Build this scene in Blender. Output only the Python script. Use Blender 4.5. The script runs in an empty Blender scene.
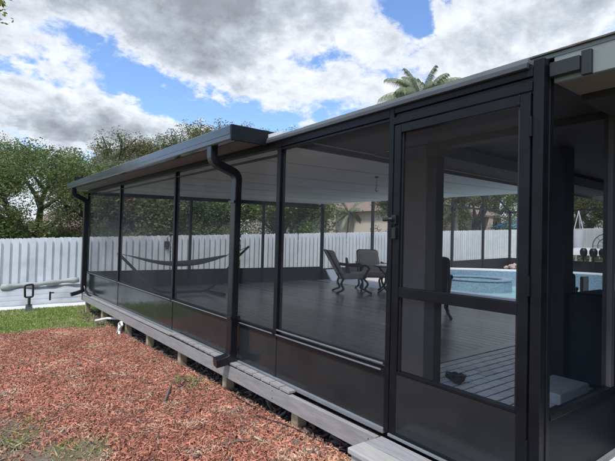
import bpy, bmesh, math, random
import numpy as np
from mathutils import Vector, Matrix, noise as mnoise
random.seed(7); rng = np.random.default_rng(11)
scene = bpy.context.scene
COL = scene.collection
R = math.radians

# ------------------------------------------------------------------ camera
# world: X = into the porch, Y = along its long front wall (away), Z = up, z = 0 is the deck surface
yaw, pitch, roll = R(37.306), R(1.197), R(1.430)
fw = Vector((math.sin(yaw)*math.cos(pitch), math.cos(yaw)*math.cos(pitch), math.sin(pitch)))
rt = Vector((math.cos(yaw), -math.sin(yaw), 0)); up = rt.cross(fw)
r2 = rt*math.cos(roll) + up*math.sin(roll); u2 = -rt*math.sin(roll) + up*math.cos(roll)
cam = bpy.data.cameras.new('camera'); camo = bpy.data.objects.new('camera', cam); COL.objects.link(camo)
cam.sensor_fit = 'HORIZONTAL'; cam.sensor_width = 36.0; cam.lens = 36*450.84/615
cam.clip_start = 0.05; cam.clip_end = 900
m = Matrix((r2, u2, -fw)).transposed().to_4x4(); m.translation = Vector((0, 0, 1.25))
camo.matrix_world = m
scene.camera = camo

# ------------------------------------------------------------------ sky, sun, exposure
SUN_EL, SUN_AZ = 60.0, -118.0          # azimuth from +Y towards +X
SKY_STRENGTH = 0.10
CLOUD = 7.9
world = bpy.data.worlds.new('World'); scene.world = world; world.use_nodes = True
nt = world.node_tree; N = nt.nodes; Lk = nt.links
N.clear()
def nn(t, **k):
    n = N.new(t)
    for a, b in k.items(): setattr(n, a, b)
    return n
def inp(n, key, v):
    if hasattr(v, 'is_output'): Lk.new(v, n.inputs[key])
    else: n.inputs[key].default_value = v
def math_(op, a, b=0.0, c=None, clamp=False):
    n = nn('ShaderNodeMath', operation=op); n.use_clamp = clamp
    inp(n, 0, a); inp(n, 1, b)
    if c is not None: inp(n, 2, c)
    return n.outputs[0]
def vmath(op, a, b):
    n = nn('ShaderNodeVectorMath', operation=op); inp(n, 0, a); inp(n, 1, b)
    return n.outputs['Value'] if op in ('LENGTH', 'DOT_PRODUCT') else n.outputs['Vector']
def sstep(x, a, b, lo=0.0, hi=1.0):
    n = nn('ShaderNodeMapRange', interpolation_type='SMOOTHSTEP')
    inp(n, 'Value', x); inp(n, 'From Min', a); inp(n, 'From Max', b); inp(n, 'To Min', lo); inp(n, 'To Max', hi)
    return n.outputs['Result']
sky = nn('ShaderNodeTexSky', sky_type='NISHITA'); sky.sun_disc = False
sky.sun_elevation = R(SUN_EL); sky.sun_rotation = R(SUN_AZ); sky.air_density = 1.1; sky.dust_density = 0.2; sky.ozone_density = 1.6
tc = nn('ShaderNodeTexCoord'); d = tc.outputs['Generated']
sep = nn('ShaderNodeSeparateXYZ'); Lk.new(d, sep.inputs[0])
zc = math_('ADD', math_('MAXIMUM', sep.outputs[2], 0.0), 0.42)
comb = nn('ShaderNodeCombineXYZ')
Lk.new(math_('DIVIDE', sep.outputs[0], zc), comb.inputs[0]); Lk.new(math_('DIVIDE', sep.outputs[1], zc), comb.inputs[1])
cp = comb.outputs[0]
def noise_(vec, scale, detail, rough, dist=0.0):
    n = nn('ShaderNodeTexNoise'); n.noise_dimensions = '3D'
    inp(n, 'Vector', vec); inp(n, 'Scale', scale); inp(n, 'Detail', detail); inp(n, 'Roughness', rough); inp(n, 'Distortion', dist)
    return n.outputs['Fac']
# cloud banks: azimuth, elevation (degrees), half width (deg), height factor, amount
wob = nn('ShaderNodeTexNoise'); inp(wob, 'Vector', cp); inp(wob, 'Scale', 5.0); inp(wob, 'Detail', 7.0); inp(wob, 'Roughness', 0.62)
dw = vmath('ADD', d, vmath('MULTIPLY', vmath('SUBTRACT', wob.outputs['Color'], (.5, .5, .5)), (.20, .20, .14)))
def blob(az, el, r, zf, amt):
    a, e = R(az), R(el)
    c = (math.sin(a)*math.cos(e), math.cos(a)*math.cos(e), math.sin(e))
    v = vmath('MULTIPLY', vmath('SUBTRACT', dw, c), (1, 1, zf))
    return sstep(vmath('LENGTH', v, (0, 0, 0)), 0.0, math.radians(r), amt, 0.0)
def add_all(l):
    s = l[0]
    for x in l[1:]: s = math_('ADD', s, x)
    return s
# wobble the direction a little so that bank edges are ragged
CLOUDS = [ # az, el, r, zf, amount
    (6, 29, 20, 1.5, .55), (22, 27.5, 20, 1.5, .6), (38, 28.5, 19, 1.5, .55), (22.5, 21.5, 8, 1.0, .4), (29, 24, 11, 1.2, .35),
    (4, 20.5, 8.5, 2.6, .38), (10, 18.3, 8, 3.2, .26), (6, 13.8, 13, 1.9, .55), (16, 12.2, 12, 2.2, .5), (25, 13.0, 6, 2.5, .3),
    (33, 19, 8, 1.8, .4), (41, 18.6, 9, 1.8, .4), (47, 24.5, 6, 1.6, .25),
    (58, 21, 13, 1.2, .5), (66, 26, 15, 1.2, .55), (60, 30, 10, 1.4, .4), (50, 17, 7, 2, .35),
    (-60, 30, 40, 1.2, .4), (120, 35, 45, 1.1, .4), (200, 40, 60, 1.1, .3)]
CLEAR = [(14.5, 17.8, 8, 1.9, -.44), (21, 17.0, 7, 1.7, -.42), (26, 15.0, 6, 2.0, -.40), (31.5, 13.8, 6.5, 2.0, -.45), (10, 20.6, 7, 2.2, -.40),
    (49.5, 25.8, 4.6, .9, -.42), (51, 28.5, 4, .9, -.3), (38, 21.6, 5.5, 4.0, -.28), (4, 16.9, 7, 3.2, -.34)]
DARK = [(2, 29, 20, 1.5, 1.15), (20, 27.5, 17, 1.5, 1.0), (24, 22.5, 9, 1.1, .6), (33, 28, 13, 1.4, .75), (45, 30, 10, 1.6, .4), (5, 11.8, 11, 2.4, .95), (15, 11.0, 11, 2.8, .95), (24, 11, 8, 3, .6),
    (64, 25, 10, 1.6, .3), (57, 20, 8, 1.6, .25)]
n1 = noise_(cp, 3.6, 10, 0.58, 0.15)
n2 = noise_(cp, 8.5, 9, 0.60, 0.1)
dens = math_('ADD', math_('MULTIPLY', n1, 1.0), math_('MULTIPLY', n2, 0.55))
dens = math_('ADD', dens, math_('MULTIPLY', add_all([blob(*b) for b in CLOUDS + CLEAR]), 0.80))
n3 = noise_(cp, 20.0, 8, 0.62, 0.1)
dens = math_('ADD', dens, math_('MULTIPLY', math_('SUBTRACT', n3, 0.5), 0.55))
dens = math_('ADD', dens, sstep(sep.outputs[2], 0.22, 0.02, 0.0, 0.30))
alpha = sstep(dens, 0.78, 1.04)
dk = math_('ADD', math_('MULTIPLY', add_all([blob(*b) for b in DARK]), 0.62), math_('MULTIPLY', math_('SUBTRACT', n2, 0.5), 2.0))
dk = math_('ADD', dk, math_('MULTIPLY', math_('SUBTRACT', n1, 0.5), 1.5))
dk = math_('ADD', dk, 0.10)
dk = math_('MULTIPLY', dk, sstep(dens, 0.90, 1.25), clamp=True)
cr = nn('ShaderNodeValToRGB'); Lk.new(dk, cr.inputs[0])
els = cr.color_ramp.elements
els[0].position = 0.0; els[0].color = (0.74, 0.78, 0.84, 1)
els[1].position = 1.0; els[1].color = (0.29, 0.32, 0.37, 1)
e = els.new(0.45); e.color = (0.48, 0.53, 0.60, 1)
cm = nn('ShaderNodeMix', data_type='RGBA'); cm.blend_type = 'MULTIPLY'
cm.inputs['Factor'].default_value = 1.0; Lk.new(cr.outputs[0], cm.inputs['A']); tx = math_('MULTIPLY', math_('ADD', math_('MULTIPLY', n3, 0.7), 0.65), CLOUD)
Lk.new(tx, cm.inputs['B'])
blu = nn('ShaderNodeMix', data_type='RGBA'); blu.blend_type = 'MULTIPLY'; blu.inputs['Factor'].default_value = 1.0
Lk.new(sky.outputs[0], blu.inputs['A']); blu.inputs['B'].default_value = (1.05, 1.2, 1.45, 1)
mx = nn('ShaderNodeMix', data_type='RGBA')
Lk.new(alpha, mx.inputs['Factor']); Lk.new(blu.outputs['Result'], mx.inputs['A']); Lk.new(cm.outputs['Result'], mx.inputs['B'])
bg = nn('ShaderNodeBackground'); bg.inputs['Strength'].default_value = SKY_STRENGTH
Lk.new(mx.outputs['Result'], bg.inputs['Color'])
wo = nn('ShaderNodeOutputWorld'); Lk.new(bg.outputs[0], wo.inputs['Surface'])

sl = bpy.data.lights.new('sun', 'SUN'); so = bpy.data.objects.new('sun', sl); COL.objects.link(so)
sl.energy = 2.3; sl.angle = R(10); sl.color = (1.0, 0.95, 0.88)
sd = Vector((math.sin(R(SUN_AZ))*math.cos(R(SUN_EL)), math.cos(R(SUN_AZ))*math.cos(R(SUN_EL)), math.sin(R(SUN_EL))))
so.rotation_euler = sd.to_track_quat('Z', 'Y').to_euler(); so.location = (-4, 4, 12)

vs = scene.view_settings
vs.view_transform = 'Standard'; vs.look = 'None'; vs.gamma = 1; vs.use_curve_mapping = False; vs.exposure = 0.64
scene.cycles.transparent_max_bounces = 24; scene.cycles.max_bounces = 8

# ------------------------------------------------------------------ helpers
def tag(o, label=None, cat=None, group=None, kind=None):
    if label: o['label'] = label
    if cat: o['category'] = cat
    if group: o['group'] = group
    if kind: o['kind'] = kind
    return o
def empty(name, loc, label, cat, group=None, rz=0):
    o = bpy.data.objects.new(name, None); COL.objects.link(o); o.location = loc; o.rotation_euler = (0, 0, rz)
    o.empty_display_size = .2
    return tag(o, label, cat, group)
class MB:
    def __init__(s): s.v = []; s.f = []
    def add(s, vs_, fs):
        n = len(s.v); s.v += [tuple(x) for x in vs_]; s.f += [tuple(i+n for i in f) for f in fs]; return s
    def box(s, x0, x1, y0, y1, z0, z1, M=None):
        vs_ = [Vector((x, y, z)) for z in (z0, z1) for y in (y0, y1) for x in (x0, x1)]
        if M: vs_ = [M @ v for v in vs_]
        return s.add(vs_, [(0, 2, 3, 1), (4, 5, 7, 6), (0, 1, 5, 4), (2, 6, 7, 3), (0, 4, 6, 2), (1, 3, 7, 5)])
    def hexa(s, p):   # 8 points: bottom 4 ccw, top 4 ccw
        return s.add(p, [(3, 2, 1, 0), (4, 5, 6, 7), (0, 1, 5, 4), (1, 2, 6, 5), (2, 3, 7, 6), (3, 0, 4, 7)])
    def ybeam(s, x0, x1, ya, yb, za0, za1, zb0, zb1):
        return s.hexa([(x0, ya, za0), (x1, ya, za0), (x1, yb, zb0), (x0, yb, zb0), (x0, ya, za1), (x1, ya, za1), (x1, yb, zb1), (x0, yb, zb1)])
    def xbeam(s, y0, y1, xa, xb, za0, za1, zb0, zb1):
        return s.hexa([(xa, y0, za0), (xb, y0, zb0), (xb, y1, zb0), (xa, y1, za0), (xa, y0, za1), (xb, y0, zb1), (xb, y1, zb1), (xa, y1, za1)])
    def bar(s, a, b, w, h, upv=(0, 0, 1)):
        a = Vector(a); b = Vector(b); t = (b-a).normalized(); u = Vector(upv)
        if abs(t.dot(u)) > .95: u = Vector((0, 1, 0))
        sx = t.cross(u).normalized()*w/2; sy = sx.cross(t).normalized()*h/2
        q = [a-sx-sy, a+sx-sy, a+sx+sy, a-sx+sy]; q2 = [p+b-a for p in q]
        return s.add(q+q2, [(3, 2, 1, 0), (4, 5, 6, 7), (0, 1, 5, 4), (1, 2, 6, 5), (2, 3, 7, 6), (3, 0, 4, 7)])
    def tube(s, pts, rad, seg=8, rect=None, cap=True):
        pts = [Vector(p) for p in pts]; n = len(pts)
        rads = rad if isinstance(rad, (list, tuple)) else [rad]*n
        ref = None; rings = []
        for i, p in enumerate(pts):
            t = ((pts[min(i+1, n-1)]-p).normalized() + (p-pts[max(i-1, 0)]).normalized()).normalized()
            if ref is None:
                ref = Vector((0, 1, 0)) if abs(t.y) < .8 else Vector((1, 0, 0))
            a = (ref - t*ref.dot(t)).normalized(); b = t.cross(a); ref = a
            if rect:
                w, h = rect; c = .006
                prof = [(w-c, h), (w, h-c), (w, -h+c), (w-c, -h), (-w+c, -h), (-w, -h+c), (-w, h-c), (-w+c, h)]
                rings.append([p + b*x + a*y for x, y in prof])
            else:
                rings.append([p + (a*math.cos(2*math.pi*k/seg) + b*math.sin(2*math.pi*k/seg))*rads[i] for k in range(seg)])
        m_ = len(rings[0]); vs_ = [v for r in rings for v in r]; fs = []
        for i in range(n-1):
            for k in range(m_):
                k2 = (k+1) % m_
                fs.append((i*m_+k, i*m_+k2, (i+1)*m_+k2, (i+1)*m_+k))
        if cap: fs += [tuple(range(m_-1, -1, -1)), tuple((n-1)*m_+k for k in range(m_))]
        return s.add(vs_, fs)
    def lathe(s, c, prof, seg=20):
        c = Vector(c); vs_ = []; fs = []
        for r_, z in prof: vs_ += [c+Vector((r_*math.cos(2*math.pi*k/seg), r_*math.sin(2*math.pi*k/seg), z)) for k in range(seg)]
        for i in range(len(prof)-1):
            for k in range(seg):
                k2 = (k+1) % seg; fs.append((i*seg+k, i*seg+k2, (i+1)*seg+k2, (i+1)*seg+k))
        return s.add(vs_, fs)
    def prism(s, poly, z0, z1):
        n = len(poly); vs_ = [(x, y, z0) for x, y in poly]+[(x, y, z1) for x, y in poly]
        return s.add(vs_, [tuple(range(n-1, -1, -1)), tuple(range(n, 2*n))]+[(i, (i+1) % n, n+(i+1) % n, n+i) for i in range(n)])
    def build(s, name, mat, parent=None, bevel=0, smooth=False, label=None, wloc=None):
        me = bpy.data.meshes.new(name); me.from_pydata([tuple(v) for v in s.v], [], s.f); me.update()
        o = bpy.data.objects.new(name, me); COL.objects.link(o); me.materials.append(mat)
        if parent is not None:
            o.parent = parent
            # vertices were given in world space unless wloc says local
            if wloc is None:
                inv = Matrix.Translation(parent_world(parent)).inverted()
                o.matrix_parent_inverse = Matrix.Identity(4)
                me.transform(Matrix.Rotation(-parent_rot(parent), 4, 'Z') @ inv)
        if bevel:
            b = o.modifiers.new('edge', 'BEVEL'); b.width = bevel; b.segments = 2; b.limit_method = 'ANGLE'; b.angle_limit = R(40)
        if smooth: me.shade_smooth()
        if label: o['label'] = label
        return o
def parent_world(p):
    v = Vector(p.location)
    q = p.parent
    while q is not None: v = v + Vector(q.location); q = q.parent
    return v
def parent_rot(p): return p.rotation_euler.z
def raw_mesh(name, verts, faces4, mat, parent=None, smooth=False):
    """fast mesh of quads/tris from numpy arrays"""
    k = faces4.shape[1]; me = bpy.data.meshes.new(name)
    me.vertices.add(len(verts)); me.vertices.foreach_set('co', np.ascontiguousarray(verts, dtype=np.float32).ravel())
    me.loops.add(faces4.size); me.loops.foreach_set('vertex_index', np.ascontiguousarray(faces4, dtype=np.int32).ravel())
    me.polygons.add(len(faces4)); me.polygons.foreach_set('loop_start', np.arange(0, faces4.size, k, dtype=np.int32))
    me.polygons.foreach_set('loop_total', np.full(len(faces4), k, dtype=np.int32))
    me.update(calc_edges=True); me.validate(); me.materials.append(mat)
    o = bpy.data.objects.new(name, me); COL.objects.link(o)
    if parent is not None:
        o.parent = parent; me.transform(Matrix.Translation(parent_world(parent)).inverted())
    return o

# ------------------------------------------------------------------ materials
def mat(name, color, rough=.6, metal=0.0, var=0.0, vscale=6.0, bump=0.0, bscale=40.0, island=0.0, color2=None, c2scale=2.0, c2lo=.45, c2hi=.6, spec=.5, stretch=None, trans=0.0, coat=0.0):
    M_ = bpy.data.materials.new(name); M_.use_nodes = True; t = M_.node_tree; n = t.nodes; l = t.links
    b = n['Principled BSDF']; b.inputs['Roughness'].default_value = rough; b.inputs['Metallic'].default_value = metal
    b.inputs['Specular IOR Level'].default_value = spec; b.inputs['Coat Weight'].default_value = coat
    tcn = n.new('ShaderNodeTexCoord'); vec = tcn.outputs['Object']
    if stretch:
        mp = n.new('ShaderNodeMapping'); mp.inputs['Scale'].default_value = stretch; l.new(vec, mp.inputs[0]); vec = mp.outputs[0]
    col = None
    def rgb(c):
        x = n.new('ShaderNodeRGB'); x.outputs[0].default_value = (*c, 1); return x.outputs[0]
    col = rgb(color)
    def noise2(scale, detail=6):
        x = n.new('ShaderNodeTexNoise'); x.inputs['Scale'].default_value = scale; x.inputs['Detail'].default_value = detail; x.inputs['Roughness'].default_value = .6
        l.new(vec, x.inputs['Vector']); return x.outputs['Fac']
    if color2 is not None:
        mr = n.new('ShaderNodeMapRange'); mr.interpolation_type = 'SMOOTHSTEP'; l.new(noise2(c2scale), mr.inputs['Value'])
        mr.inputs['From Min'].default_value = c2lo; mr.inputs['From Max'].default_value = c2hi
        x = n.new('ShaderNodeMix'); x.data_type = 'RGBA'; l.new(mr.outputs[0], x.inputs['Factor']); l.new(col, x.inputs['A']); l.new(rgb(color2), x.inputs['B']); col = x.outputs['Result']
    def scalev(fac_socket, amt, colin):
        mr = n.new('ShaderNodeMapRange'); l.new(fac_socket, mr.inputs['Value']); mr.inputs['To Min'].default_value = 1-amt; mr.inputs['To Max'].default_value = 1+amt
        h = n.new('ShaderNodeHueSaturation'); l.new(mr.outputs[0], h.inputs['Value']); l.new(colin, h.inputs['Color']); return h.outputs[0]
    if var:
        mr0 = n.new('ShaderNodeMapRange'); l.new(noise2(vscale), mr0.inputs['Value']); mr0.inputs['From Min'].default_value = .3; mr0.inputs['From Max'].default_value = .7
        col = scalev(mr0.outputs[0], var, col)
    if island:
        g = n.new('ShaderNodeNewGeometry'); col = scalev(g.outputs['Random Per Island'], island, col)
    l.new(col, b.inputs['Base Color'])
    if bump:
        bm = n.new('ShaderNodeBump'); bm.inputs['Strength'].default_value = 1; bm.inputs['Distance'].default_value = bump
        l.new(noise2(bscale), bm.inputs['Height']); l.new(bm.outputs[0], b.inputs['Normal'])
    if trans:
        tr = n.new('ShaderNodeBsdfTranslucent'); l.new(col, tr.inputs['Color'])
        ms = n.new('ShaderNodeMixShader'); ms.inputs[0].default_value = trans
        l.new(b.outputs[0], ms.inputs[1]); l.new(tr.outputs[0], ms.inputs[2]); l.new(ms.outputs[0], n['Material Output'].inputs['Surface'])
    return M_
def screen_mat(name, lo, hi, color):
    M_ = bpy.data.materials.new(name); M_.use_nodes = True; t = M_.node_tree; n = t.nodes; l = t.links; n.remove(n['Principled BSDF'])
    lw = n.new('ShaderNodeLayerWeight'); lw.inputs['Blend'].default_value = .5
    pw = n.new('ShaderNodeMath'); pw.operation = 'POWER'; l.new(lw.outputs['Facing'], pw.inputs[0]); pw.inputs[1].default_value = 2.6
    mr = n.new('ShaderNodeMapRange'); l.new(pw.outputs[0], mr.inputs['Value']); mr.inputs['To Min'].default_value = lo; mr.inputs['To Max'].default_value = hi
    tcn = n.new('ShaderNodeTexCoord'); nz_ = n.new('ShaderNodeTexNoise'); nz_.inputs['Scale'].default_value = 1.1; nz_.inputs['Detail'].default_value = 5; nz_.inputs['Distortion'].default_value = .6
    l.new(tcn.outputs['Object'], nz_.inputs['Vector']); m2 = n.new('ShaderNodeMapRange'); l.new(nz_.outputs['Fac'], m2.inputs['Value']); m2.inputs['From Min'].default_value = .3; m2.inputs['From Max'].default_value = .7; m2.inputs['To Min'].default_value = .72; m2.inputs['To Max'].default_value = 1.28
    mm = n.new('ShaderNodeMath'); mm.operation = 'MULTIPLY'; l.new(mr.outputs[0], mm.inputs[0]); l.new(m2.outputs[0], mm.inputs[1])
    tp = n.new('ShaderNodeBsdfTransparent'); df = n.new('ShaderNodeBsdfDiffuse'); df.inputs['Color'].default_value = (*color, 1)
    ms = n.new('ShaderNodeMixShader'); l.new(mm.outputs[0], ms.inputs[0]); l.new(tp.outputs[0], ms.inputs[1]); l.new(df.outputs[0], ms.inputs[2])
    l.new(ms.outputs[0], n['Material Output'].inputs['Surface'])
    return M_
FRAME = mat('bronze_paint', (.0060, .0075, .0100), .42, var=.45, vscale=5, spec=.24)
FRAME2 = mat('dark_cage_paint', (.014, .016, .019), .5)
KICK = mat('kick_panel_paint', (.022, .027, .029), .13, var=.3, vscale=1.4, bump=.005, bscale=1.8, stretch=(1, 1, 1.6), spec=.36)
KICK2 = mat('matt_kick_paint', (.030, .031, .036), .5, spec=.3)  # matt kick paint for the end wall and pool cage
KICK3 = mat('shade_tinted_kick', (.010, .013, .020), .5, spec=.2)  # side wall's shade painted in as a darker kick panel colour
STRIP = mat('mill_aluminium', (.22, .235, .25), .5, .1, var=.12)
GUTTER = mat('gutter_paint', (.060, .068, .072), .20, var=.15, vscale=2, bump=.001, bscale=5, spec=.6)
SPOUT = mat('downspout_paint', (.010, .012, .015), .28, var=.3, spec=.5)
SCREEN = screen_mat('insect_screen', .105, .80, (.085, .092, .10))
SCREEN3 = screen_mat('shade_tinted_screen', .34, .7, (.012, .016, .026))  # insect screen copy, the eave's shade put into its denser, darker colour
SCREEN2 = screen_mat('cage_screen', .09, .4, (.08, .09, .10))
SOFFIT = mat('soffit_tan', (.18, .195, .205), .7, var=.1)
CEIL = mat('white_ceiling_panel', (.64, .68, .71), .55, var=.06, vscale=1.5)
POSTM = mat('faded_post_paint', (.075, .07, .082), .5)
DARKPOST = mat('shade_tinted_post', (.022, .019, .02), .6, var=.2, stretch=(6, 6, 1))  # the column's unlit face put into a darker colour than the stucco
BEAMM = mat('brown_beam', (.06, .053, .053), .7, var=.15)
SEAM = mat('ceiling_seam_paint', (.51, .54, .55), .6)
EAVESOFFIT = mat('eave_soffit_paint', (.15, .135, .12), .8, var=.15)
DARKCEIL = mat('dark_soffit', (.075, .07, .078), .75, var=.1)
HOUSEFASCIA = mat('sage_fascia', (.20, .225, .22), .55, var=.07, vscale=3)
EAVESTRIP = mat('eave_strip_paint', (.062, .07, .08), .45, var=.1)
GREYFASCIA = mat('grey_fascia', (.15, .165, .168), .42, var=.1)
SHINGLE = mat('roof_shingle', (.12, .115, .11), .9, var=.35, vscale=14, bump=.004)
STUCCO = mat('taupe_stucco', (.105, .092, .088), .85, var=.08, vscale=4, bump=.002, bscale=90)
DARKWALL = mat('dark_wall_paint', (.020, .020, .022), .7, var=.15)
DECK = mat('deck_composite', (.25, .215, .195), .24, spec=.65, island=.32, var=.14, vscale=5, stretch=(14, 1, 1), bump=.0008, bscale=30)
DECKFAS = mat('weathered_deck_board', (.31, .30, .285), .7, var=.16, vscale=4, stretch=(10, 1.2, 8), bump=.0015, bscale=14, island=.06)
STEPB = mat('grey_step_board', (.34, .335, .35), .6, var=.18, vscale=5, stretch=(22, 1, 8), bump=.002, bscale=12, island=.08)
STEPL = mat('pale_step_board', (.43, .425, .40), .65, var=.12, vscale=5, stretch=(12, 1, 8), bump=.001, bscale=12)
PINE = mat('pine_post', (.42, .34, .21), .8, var=.2, vscale=6, stretch=(8, 8, 1))
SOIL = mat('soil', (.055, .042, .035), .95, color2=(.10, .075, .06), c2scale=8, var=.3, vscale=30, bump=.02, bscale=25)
MULCHB = mat('mulch_base', (.15, .057, .042), .95, color2=(.23, .105, .08), c2scale=9, var=.5, vscale=60, bump=.025, bscale=55)
WORN = mat('worn_soil', (.21, .155, .115), .95, color2=(.16, .15, .07), c2scale=5, var=.4, vscale=40, bump=.02, bscale=50)
CHIP = mat('mulch_chip', (.37, .150, .099), .85, island=.72, color2=(.42, .28, .19), c2scale=3.5, c2lo=.46, c2hi=.72, var=.28, vscale=1.7)
CHIPD = mat('grey_bark', (.16, .115, .095), .9, island=.5)
GRASSB = mat('lawn_base', (.23, .25, .10), .95, color2=(.22, .19, .10), c2scale=2.2, c2lo=.5, c2hi=.7, var=.3, vscale=30, bump=.03, bscale=40)
BLADE = mat('grass_blade', (.33, .42, .12), .8, island=.4, color2=(.50, .50, .24), c2scale=1.6, c2lo=.48, c2hi=.68, trans=.3)
THATCH = mat('dry_thatch', (.36, .30, .22), .9, island=.4)
WHITEF = mat('white_fence_paint', (.80, .83, .87), .55, var=.07, vscale=1.6, island=.07, color2=(.62, .68, .70), c2scale=1.1, c2lo=.55, c2hi=.75)
PILEW = mat('white_vinyl_sheet', (.42, .45, .465), .4, var=.16, vscale=2.5, color2=(.30, .33, .33), c2scale=1.8, c2lo=.48, c2hi=.72)
PILEB = mat('white_sheet_edge', (.68, .70, .71), .5, var=.1)
PILEG = mat('grey_tarp', (.36, .38, .36), .6, var=.12, vscale=5, bump=.006, bscale=9)
BLACK = mat('black_plastic', (.012, .012, .014), .4)
BARK = mat('bark', (.13, .112, .098), .95, var=.35, vscale=9, bump=.02, bscale=18)
BARKG = mat('grey_bark_pale', (.20, .18, .165), .95, var=.3, vscale=9)
LEAF1 = mat('oak_leaf', (.135, .185, .060), .65, island=.5, trans=.35, color2=(.20, .235, .085), c2scale=.5)
LEAF2 = mat('olive_leaf', (.15, .175, .070), .7, island=.45, trans=.35, color2=(.21, .175, .08), c2scale=.6)
LEAF3 = mat('dusty_leaf', (.20, .19, .15), .75, island=.4, trans=.2)
PALML = mat('palm_leaf', (.22, .26, .15), .5, island=.35, trans=.25)
YELLOWL = mat('yellow_green_leaf', (.20, .22, .035), .6, island=.35, trans=.35)
PAVER = mat('paver_stone', (.80, .80, .80), .36, spec=.7, island=.16, var=.12, vscale=10, bump=.003, bscale=60)
JOINT = mat('paver_joint', (.02, .02, .022), .95, var=.3, vscale=30)
POOLDECK = mat('pool_deck_concrete', (.52, .50, .47), .8, var=.08, vscale=3)
COPING = mat('pool_coping', (.74, .76, .78), .6, var=.05)
TILE = mat('pool_tile', (.19, .28, .36), .3, var=.35, vscale=26, island=.1)
WATER = mat('pool_water', (.34, .56, .52), .06, var=.12, vscale=1.2, bump=.006, bscale=2.5)
CUSH = mat('tan_cushion', (.40, .35, .31), .9, var=.15, vscale=8, bump=.003, bscale=30)
IRON = mat('cast_metal', (.035, .032, .030), .45)
GLASST = mat('pale_table_glass', (.55, .58, .60), .12)
HAMM = mat('grey_hammock_cloth', (.12, .125, .135), .9, var=.2)
TEAL = mat('dark_cover_cloth', (.011, .014, .016), .75, var=.3, vscale=3)
SLABM = mat('pale_grey_slab', (.74, .80, .80), .6, var=.06)
ROOFN = mat('tan_shingle', (.25, .19, .155), .9, var=.25, vscale=6)
WALLN = mat('beige_wall', (.52, .43, .36), .85, var=.08)
WALLN2 = mat('grey_wall', (.40, .37, .35), .85, var=.08)
WALLN3 = mat('cream_wall', (.66, .60, .52), .85, var=.06)
DGLASS = mat('window_glass', (.03, .035, .045), .08)
WHITET = mat('white_trim', (.75, .75, .74), .6)
BLUE = mat('blue_canopy', (.10, .36, .66), .7)
LATT = mat('white_plastic', (.80, .80, .80), .45)
TERRA = mat('terracotta_ornament', (.44, .35, .29), .85, var=.2, vscale=10)

# ------------------------------------------------------------------ ground
def gz(x, y):
    return -.22 - .025*min(max(y, -6.0), 14.0)
def gzn(x, y): return -.22 - .025*np.clip(y, -6.0, 14.0)
def mulch_edge(x):           # far limit of the mulch bed
    return 8.75 + .12*math.sin(x*2.1) + .08*math.sin(x*5.3+1)
xs = [-300, -60, -20, -8, -4, 0, 2.1, 4, 10, 25, 60, 120, 300]
ys = [-80, -20, -6, 0, 4, 8, 11, 14, 20, 40, 80, 200, 450]
mb = MB(); vs_ = [(x, y, gz(x, y)) for y in ys for x in xs]; nx = len(xs)
mb.add(vs_, [(j*nx+i, j*nx+i+1, (j+1)*nx+i+1, (j+1)*nx+i) for j in range(len(ys)-1) for i in range(nx-1)])
tag(mb.build('ground', GRASSB), 'green back lawn running under and beyond the white fence', 'ground', kind='structure')
# soil under the deck
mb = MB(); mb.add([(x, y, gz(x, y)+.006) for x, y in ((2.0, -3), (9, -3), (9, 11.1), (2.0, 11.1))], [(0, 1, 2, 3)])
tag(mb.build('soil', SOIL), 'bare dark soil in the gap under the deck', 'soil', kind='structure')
# mulch bed sheet with an undulating top
mb = MB(); GX = np.linspace(-5.0, 2.12, 72); GY = np.linspace(1.0, 1.0, 1)
nyy = 90; vs_ = []; fs = []
for j in range(nyy):
    for i, x in enumerate(GX):
        y = 0.2 + (mulch_edge(x)-0.2)*j/(nyy-1)
        z = gz(x, y) + .012 + .022*mnoise.noise(Vector((x*2.2, y*2.2, 0))) + .012*mnoise.noise(Vector((x*7, y*7, 3))) + .02
        if j == nyy-1: z = gz(x, y)+.004
        vs_.append((x, y, z))
w = len(GX); fs = [(j*w+i, j*w+i+1, (j+1)*w+i+1, (j+1)*w+i) for j in range(nyy-1) for i in range(w-1)]
mb.add(vs_, fs); tag(mb.build('mulch_bed', MULCHB, smooth=True), 'red wood mulch bed spread beside the deck', 'mulch bed', kind='structure')

mb = MB(); NB = 70; gxs = np.linspace(-.6, 1.5, NB); gys = np.linspace(2.9, 5.5, NB)
def bald0(x, y): return min(((x-.20)/.42)**2 + ((y-4.0)/.66)**2, ((x-.62)/.34)**2 + ((y-3.46)/.28)**2) + .5*mnoise.noise(Vector((x*4, y*4, 9)))
vs_ = [(x, y, gz(x, y)+.036+.022*mnoise.noise(Vector((x*2.2, y*2.2, 0)))+.012*mnoise.noise(Vector((x*7, y*7, 3)))) for y in gys for x in gxs]
fs = [(j*NB+i, j*NB+i+1, (j+1)*NB+i+1, (j+1)*NB+i) for j in range(NB-1) for i in range(NB-1) if bald0(gxs[i], gys[j]) < .85]
mb.add(vs_, fs); tag(mb.build('bare_soil', WORN, smooth=True), 'worn patch of brown soil and straw in the mulch', 'soil patch', kind='structure')
def thin_ok(x, y):
    """1 where mulch lies thick, less where old grass shows through near the camera"""
    n_ = np.array([mnoise.noise(Vector((a*1.1, b*1.1, 7.0))) for a, b in zip(x, y)])
    return n_
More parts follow.
